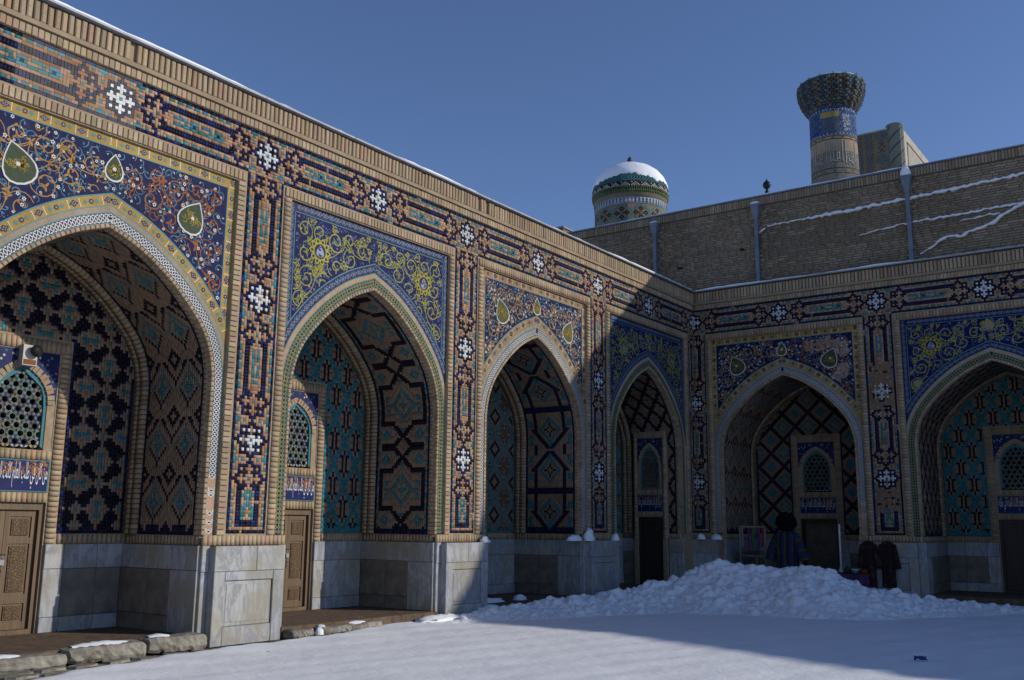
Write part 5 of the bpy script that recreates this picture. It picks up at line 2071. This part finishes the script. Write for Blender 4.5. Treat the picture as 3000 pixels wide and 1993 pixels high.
while n_l < 14000:
    px, py = r4.uniform(12.9, 24.1), r4.uniform(1.7, 11.8)
    i, j = int((px - xs[0]) / st), int((py - ys[0]) / st)
    if i < 0 or j < 0 or i >= len(xs) or j >= len(ys): continue
    b = base[i, j]
    if b < .05 or r4.random() > .12 + b * 1.8:
        n_l += .02
        continue
    n_l += 1
    rr = r4.choice([.025, .04, .06, .09, .15], p=[.34, .31, .21, .11, .03]) * r4.uniform(.8, 1.2) * (1.0 if b > .2 else .75)
    m = int(rr / st) + 2
    sl = (slice(max(0, i - m), i + m + 1), slice(max(0, j - m), j + m + 1))
    ax, ay = r4.uniform(.75, 1.3), r4.uniform(.75, 1.3)
    th = r4.uniform(0, 3.14)
    ex, ey = X[sl] - px, Y[sl] - py
    q = ((ex * math.cos(th) + ey * math.sin(th)) / ax) ** 2 + ((-ex * math.sin(th) + ey * math.cos(th)) / ay) ** 2
    top_ = r4.uniform(.45, .9) * rr
    capz = b - .4 * rr + np.minimum(np.sqrt(np.clip(rr * rr - q, 0, None)) * 1.25, top_ + ex * r4.uniform(-.8, .8) + ey * r4.uniform(-.8, .8))
    Hh[sl] = np.where(q < rr * rr, np.maximum(Hh[sl], capz), Hh[sl])
Hh = Hh - .02 + np.where(base > .02, .012 * fbm(X, Y, 31, 4, 3.0) + nr.normal(0, .0045, Hh.shape), 0)
V = np.stack([X.ravel(), Y.ravel(), Hh.ravel()], 1)
K1, K2 = X.shape
idx = np.arange(K1 * K2).reshape(K1, K2)
Q = np.stack([idx[:-1, :-1].ravel(), idx[1:, :-1].ravel(), idx[1:, 1:].ravel(), idx[:-1, 1:].ravel()], 1)
Q = Q[V[Q][:, :, 2].max(1) > -.012]
used = np.unique(Q)
remap = np.full(len(V), -1); remap[used] = np.arange(len(used))
me = np_mesh('snow_heap', V[used], remap[Q], None, True)
tag(link('snow_heap', me, M_SNOW), 'long heap of lumpy shovelled snow in front of the shaded arcade', 'snow heap')

# loose clods of snow along the kerb and on the ledges
def clod(x, y, z, rx, ry, rz, seed):
    r_ = random.Random(seed)
    mb = MB()
    rows_ = []
    for a in range(7):
        th = math.pi / 2 * (1 - a / 6)
        row = []
        for b in range(12):
            ph = 2 * math.pi * b / 12
            k = 1 + r_.uniform(-.16, .16)
            row.append((x + rx * k * math.cos(th) * math.cos(ph) , y + ry * k * math.cos(th) * math.sin(ph), z + rz * k * math.sin(th)))
        rows_.append(row)
    mb.grid(rows_[::-1], (1, 1, 1, 0), True)
    return mb.build('snow_clod', M_SNOW, smooth=True)
CL = [(10.55, 11.05, .03, .07, .07, .10, 'round snowball beside the kerb stones'), (11.35, 11.3, .03, .10, .07, .07, 'small snow clod lying left of the second marble pier'),
      (11.9, 11.5, .05, .5, .16, .10, 'snow drift lapping the floor of the second niche'), (13.4, 11.10, .02, .60, .22, .10, 'low mound of snow at the foot of the second marble pier'),
      (15.7, 11.75, .15, .5, .12, .09, 'strip of snow on the floor of the third niche'), (16.7, 11.75, .15, .17, .12, .11, 'rounded lump of snow on the floor of the third niche'),
      (14.9, 11.2, .05, .5, .2, .14, 'low snow bank right of the second marble pier')]
for k, (x, y, z, rx, ry, rz, lb) in enumerate(CL):
    tag(clod(x, y, z, rx, ry, rz, k), lb, 'snow')
LEDGE = [(18.56, 11.22, .17, .09, .25, 'peak of snow on the near corner of the third marble pier'), (19.70, 11.22, .13, .09, .15, 'clump of snow on the far corner of the third marble pier'),
         (14.78, 11.2, .12, .08, .11, 'clump of snow on the far corner of the second marble pier'), (24.02, 11.12, .12, .12, .14, 'clump of snow on the pier in the corner'),
         (24.14, 10.74, .10, .16, .13, 'clump of snow beside the corner on the shaded pier'), (18.22, 11.38, .30, .10, .12, 'flat snow patch left of the third marble pier')]
for k, (x, y, rx, ry, rz, lb) in enumerate(LEDGE):
    tag(clod(x, y, 1.325, rx, ry, rz, 40 + k), lb, 'snow')

# ------------------------------------------------------------------ kerb stones
def kerb(name, x0, x1, y, z0, z1, d, label, snow=False, seed=1):
    r_ = random.Random(seed)
    t = thing(name, label, 'kerb stone', ((x0 + x1) / 2, y, z0), 0, 'worn kerb stones at the foot of the sunlit arcade')
    L, h = x1 - x0, z1 - z0
    mb = MB()
    rows_ = []
    n = 18
    for k in range(n + 1):
        s = k / n
        e = 1.0 if 0 < k < n else .86
        row = []
        for q in range(14):
            a = 2 * math.pi * q / 14
            ca, sa = math.cos(a), math.sin(a)
            rr = 1 / (abs(ca) ** 7 + abs(sa) ** 7) ** (1 / 7)
            w = 1 + r_.uniform(-.10, .05) + .06 * math.sin(5 * s + q * .9 + seed) - .10 * (sa > .2) * max(0, math.sin(9 * s + seed * 2))
            row.append((-L / 2 + L * s, d / 2 * ca * rr * e * w, h / 2 + h / 2 * sa * rr * e * w))
        rows_.append(row)
    mb.grid(rows_, (1, 1, 1, 0), True)
    mb.poly(rows_[0]); mb.poly(rows_[-1][::-1])
    body = mb.build('stone', M_STONE, t)
    if snow:
        mb = MB()
        rows_ = []
        for k in range(13):
            s = k / 12
            e = math.sin(math.pi * min(.97, max(.03, s))) ** .5
            w = 1 + r_.uniform(-.2, .2)
            rows_.append([(-L * .42 + L * snow * s, d * (.05 + .42 * e), h - .012), (-L * .42 + L * snow * s, d * .2, h + .028 * e * w), (-L * .42 + L * snow * s, -d * .1 * e, h + .022 * e * w), (-L * .42 + L * snow * s, -d * .32 * e, h - .016)])
        mb.grid(rows_)
        mb.build('snow_cap', M_SNOW, t, smooth=True)
    return t
kerb('kerb_stone', 6.62, 7.62, 11.16, .0, .19, .34, 'long rounded kerb stone with snow along its top, below the left door', .75, 1)
kerb('kerb_stone', 7.66, 8.52, 11.16, .02, .215, .34, 'long pale kerb stone touching the first marble pier', .35, 2)
kerb('kerb_stone', 5.4, 6.58, 11.16, -.02, .15, .34, 'rough dark kerb stone at the left edge of the picture', .5, 3)
kerb('kerb_stone', 10.02, 10.42, 11.14, .0, .13, .26, 'small round kerb stone just right of the first marble pier', False, 4)
kerb('kerb_stone', 10.62, 11.25, 11.2, .0, .12, .28, 'flat kerb stone in front of the second niche', .2, 5)
kerb('kerb_stone', 11.28, 12.0, 11.24, .0, .12, .28, 'long flat kerb stone running under the snow before the second niche', .5, 6)

# ------------------------------------------------------------------ small things
# lamp box over the first window
lb = thing('lamp_box', 'white lamp box fixed above the left lattice window', 'lamp', (6.815, 13.02, 3.86))
mb = MB(); mb.box(-.10, .10, -.04, .08, -.14, .14, (0.55, 0.53, 0.5, .3)); mb.box(-.085, .085, -.047, -.039, -.125, -.06, (0.25, 0.09, 0.03, .4))
mb.build('housing', M_TILE, lb)
mb = MB(); mb.lathe([(.0, 0.0), (.06, 0.01), (.085, .06), (.08, .07), (.0, .07)], seg=18, col=(0.01, 0.01, 0.012, .7))
o = mb.build('lamp_head', M_TILE, lb, smooth=True); o.location = (.05, -.05, .06); o.rotation_euler = (math.pi / 2, 0, 0)

XR = X_CORNER
# costume stand: striped robe and shaggy hat
cs = thing('costume_stand', 'striped blue robe and big black fur hat shown on a stand', 'costume', (XR - .35, 8.78, .12))
mb = MB()
mb.tube([(0, 0, 0), (0, 0, 1.5)], .025, 8)
for a in range(3):
    mb.tube([(0, 0, .12), (.3 * math.cos(a * 2.09), .3 * math.sin(a * 2.09), .0)], .02, 6)
mb.build('stand', M_IRON, cs)
mb = MB()
rows_ = []
seg = 36
for k, (z, rx, ry) in enumerate(((.10, .30, .27), (.4, .28, .25), (.8, .26, .22), (1.05, .27, .21), (1.25, .29, .20), (1.38, .26, .16), (1.45, .12, .10))):
    rows_.append([((ry + .018 * math.sin(9 * q * 6.283 / seg)) * math.cos(6.283 * q / seg), (rx + .018 * math.sin(9 * q * 6.283 / seg)) * math.sin(6.283 * q / seg), z) for q in range(seg)])
i0 = 0
stripe = [(0.018, 0.03, 0.075, .1), (0.022, 0.035, 0.085, .1), (0.07, 0.055, 0.03, .1), (0.012, 0.018, 0.05, .1)]
for q in range(seg):
    q2 = (q + 1) % seg
    for a in range(len(rows_) - 1):
        mb.poly([rows_[a][q], rows_[a][q2], rows_[a + 1][q2], rows_[a + 1][q]], stripe[(q // 1) % 4])
mb.build('robe', M_TILE, cs)
for s in (-1, 1):
    mb = MB()
    pts = [(0, s * .20, 1.36), (-.02, s * .30, 1.15), (-.03, s * .38, .92), (-.03, s * .42, .74)]
    rad = [.10, .12, .125, .13]
    for k in range(3):
        for h in range(3):
            t0, t1 = h / 3, (h + 1) / 3
            p0 = tuple(pts[k][i] + (pts[k + 1][i] - pts[k][i]) * t0 for i in range(3)); p1 = tuple(pts[k][i] + (pts[k + 1][i] - pts[k][i]) * t1 for i in range(3))
            mb.tube([p0, p1], [rad[k] + (rad[k + 1] - rad[k]) * t0, rad[k] + (rad[k + 1] - rad[k]) * t1], 12, stripe[(k * 3 + h) % 3 if h else 1])
    mb.build('sleeve', M_TILE, cs)
mb = MB()
rows_ = []
rr_ = random.Random(3)
for a in range(13):
    th = math.pi * a / 12
    rows_.append([((.25 + rr_.uniform(-.025, .03)) * math.sin(th) * math.cos(6.283 * b / 24), (.25 + rr_.uniform(-.025, .03)) * math.sin(th) * math.sin(6.283 * b / 24), 1.66 + (.235 + rr_.uniform(-.02, .02)) * math.cos(th)) for b in range(24)])
mb.grid(rows_, (1, 1, 1, 0), True)
mb.build('fur_hat', M_FUR, cs)

# rack of scarves and souvenirs
rk = thing('souvenir_rack', 'pale framed rack hung with coloured scarves and trinkets', 'rack', (XR + .25, 9.90, .16))
mb = MB()
for y in (-.34, .34):
    mb.box(-.02, .02, y - .02, y + .02, 0, 1.5, (0.30, 0.27, 0.22, .2))
mb.box(-.02, .02, -.36, .36, 1.48, 1.52, (0.30, 0.27, 0.22, .2)); mb.box(-.02, .02, -.36, .36, .75, .78, (0.30, 0.27, 0.22, .2))
mb.build('frame', M_TILE, rk)
cols = [(0.35, 0.04, 0.05, .2), (0.10, 0.06, 0.22, .2), (0.30, 0.22, 0.04, .2), (0.05, 0.16, 0.06, .2), (0.20, 0.05, 0.16, .2), (0.04, 0.06, 0.16, .2), (0.28, 0.26, 0.24, .2)]
for k in range(7):
    mb = MB()
    y = -.28 + k * .092
    z1 = 1.47 - (.7 if k % 3 == 2 else 0)
    zl = z1 - rnd.uniform(.35, .65)
    rows_ = [[(-.035 - .012 * math.sin(4 * t + k), y - .035 + .004 * math.sin(9 * t), z1 + (zl - z1) * t), (-.055 - .012 * math.cos(5 * t), y, z1 + (zl - z1) * t), (-.03, y + .035, z1 + (zl - z1) * t)] for t in np.linspace(0, 1, 8)]
    mb.grid(rows_, cols[k])
    mb.build('scarf', M_TILE, rk)

# low table with wares
tbk = thing('display_table', 'low table under a purple striped cloth beside the open doorway', 'table', (XR - .15, 7.30, .0))
mb = MB(); mb.box(-.32, .32, -.48, .48, .56, .60, (0.10, 0.06, 0.04, .2))
mb.build('table_top', M_TILE, tbk)
mb = MB()
for k in range(8):
    z = .575 - k * .055
    colr = [(0.10, 0.04, 0.13, .1), (0.07, 0.05, 0.11, .1), (0.14, 0.05, 0.12, .1)][k % 3]
    mb.grid([[(-.335 - .01 * math.sin(y * 20), y, zz) for y in np.linspace(-.50, .50, 24)] for zz in (z, z - .055)], colr)
mb.grid([[(x, y, .604) for y in (-.5, .5)] for x in (-.335, .335)], (0.11, 0.06, 0.05, .1))
mb.build('table_cloth', M_TILE, tbk)
for x in (-.28, .28):
    for y in (-.42, .42):
        mb = MB(); mb.box(x - .025, x + .025, y - .025, y + .025, 0, .56, (0.08, 0.05, 0.03, .2))
        mb.build('leg', M_TILE, tbk)
def ware(x, y, z, prof_, col, label, cat):
    mb = MB(); mb.lathe(prof_, seg=16, col=col)
    o = mb.build(cat.replace(' ', '_'), M_TILE, smooth=True)
    o.location = (x, y, z)
    tag(o, label, cat, 'wares on the low table')
TZ = .605
ware(XR - .28, 7.52, TZ, [(.0, 0), (.05, 0), (.06, .04), (.03, .09), (.02, .13), (.03, .15)], (0.3, 0.36, 0.45, .6), 'small pale blue vase at the left of the low table', 'vase')
ware(XR - .28, 7.18, TZ, [(.0, 0), (.06, .0), (.10, .07), (.11, .10), (.10, .10), (.05, .02)], (0.32, 0.4, 0.52, .6), 'light blue bowl in the middle of the low table', 'bowl')
ware(XR - .25, 7.36, TZ, [(.0, 0), (.07, 0), (.08, .08), (.05, .14), (.0, .17)], (0.03, 0.05, 0.03, .4), 'dark green lidded pot between the vase and the bowl', 'pot')
ware(XR - .28, 6.98, TZ, [(.0, 0), (.08, 0), (.09, .03), (.085, .09), (.0, .10)], (0.2, 0.04, 0.03, .4), 'red round box at the right of the low table', 'box')
# red cloth heap near the rack
ft = thing('cushion_pile', 'heap of red and yellow cushions at the foot of the souvenir rack', 'cushions', (XR - .30, 9.72, .12))
for k, (y, z, cc) in enumerate(((-.18, .08, (0.20, 0.02, 0.02, .1)), (.16, .08, (0.15, 0.015, 0.02, .1)), (0, .22, (0.24, 0.03, 0.02, .1)), (-.36, .1, (0.25, 0.17, 0.03, .1)), (.02, .36, (0.2, 0.02, 0.03, .1)), (.02, .49, (0.22, 0.03, 0.03, .1)))):
    mb = MB()
    rows_ = []
    for a in range(9):
        th = math.pi * a / 8
        rows_.append([(.20 * math.sin(th) ** .6 * math.cos(6.283 * b / 16), y + .24 * math.sin(th) ** .6 * math.sin(6.283 * b / 16), z + .08 * math.cos(th)) for b in range(16)])
    mb.grid(rows_, cc, True)
    mb.build('cushion', M_TILE, ft, smooth=True)
# white pole by the doorway
po = thing('sign_pole', 'thin white pole standing right of the open doorway', 'pole', (XR + .1, 7.62, .12))
mb = MB(); mb.tube([(0, 0, 0), (0, 0, 1.62)], .022, 8)
mb.build('shaft', M_WHITE, po)
mb = MB(); mb.lathe([(.18, 0), (.18, .03), (.04, .06), (.03, .1)], seg=16); mb.build('base', M_IRON, po)
# striped robes hung on the pier
for k, (y, lab, c1, c2) in enumerate(((6.86, 'red striped robe hung on the left edge of the shaded pier', (0.045, 0.013, 0.016, .1), (0.022, 0.016, 0.022, .1)), (6.42, 'brown striped robe hung on the front of the shaded pier', (0.038, 0.02, 0.017, .1), (0.02, 0.016, 0.018, .1)))):
    hr = thing('hanging_robe', lab, 'robe', (XR - .22, y, .3), 0, 'robes hung on the shaded pier')
    mb = MB()
    seg = 28
    prof_ = [(.0, .16, .07), (.35, .15, .065), (.7, .15, .06), (.95, .17, .06), (1.02, .12, .045), (1.06, .04, .03)]
    for a in range(len(prof_) - 1):
        z0, w0, d0 = prof_[a]; z1, w1, d1 = prof_[a + 1]
        for q in range(seg):
            t0, t1 = 6.283 * q / seg, 6.283 * (q + 1) / seg
            f0, f1 = 1 + .1 * math.sin(6 * t0), 1 + .1 * math.sin(6 * t1)
            mb.poly([(d0 * f0 * math.cos(t0), w0 * f0 * math.sin(t0), z0), (d0 * f1 * math.cos(t1), w0 * f1 * math.sin(t1), z0), (d1 * f1 * math.cos(t1), w1 * f1 * math.sin(t1), z1), (d1 * f0 * math.cos(t0), w1 * f0 * math.sin(t0), z1)], c1 if q % 2 else c2)
    mb.build('body', M_TILE, hr)
    for s in (-1, 1):
        mb = MB()
        for h in range(7):
            t0, t1 = h / 7, (h + 1) / 7
            mb.tube([(0, s * (.13 + .08 * t0), .98 - .55 * t0), (0, s * (.13 + .08 * t1), .98 - .55 * t1)], [.06 + .015 * t0, .06 + .015 * t1], 10, c1 if h % 2 else c2)
        mb.build('sleeve', M_TILE, hr)
    mb = MB(); mb.tube([(0, 0, 1.05), (0.02, 0, 1.12), (.06, 0, 1.14)], .008, 6); mb.build('hanger_hook', M_IRON, hr)
# blue scrap on the snow
mb = MB()
pts = [[(13.40 + .020 * i + rnd.uniform(-.01, .01), 3.20 + .030 * j + rnd.uniform(-.01, .01), .035 + .03 * math.sin(i * 1.3 + j * 2.0) + rnd.uniform(0, .02)) for j in range(6)] for i in range(5)]
mb.grid(pts, (0.05, 0.10, 0.30, .3))
tag(mb.build('cloth_scrap', M_TILE), 'small crumpled blue scrap lying on the shaded snow', 'scrap')
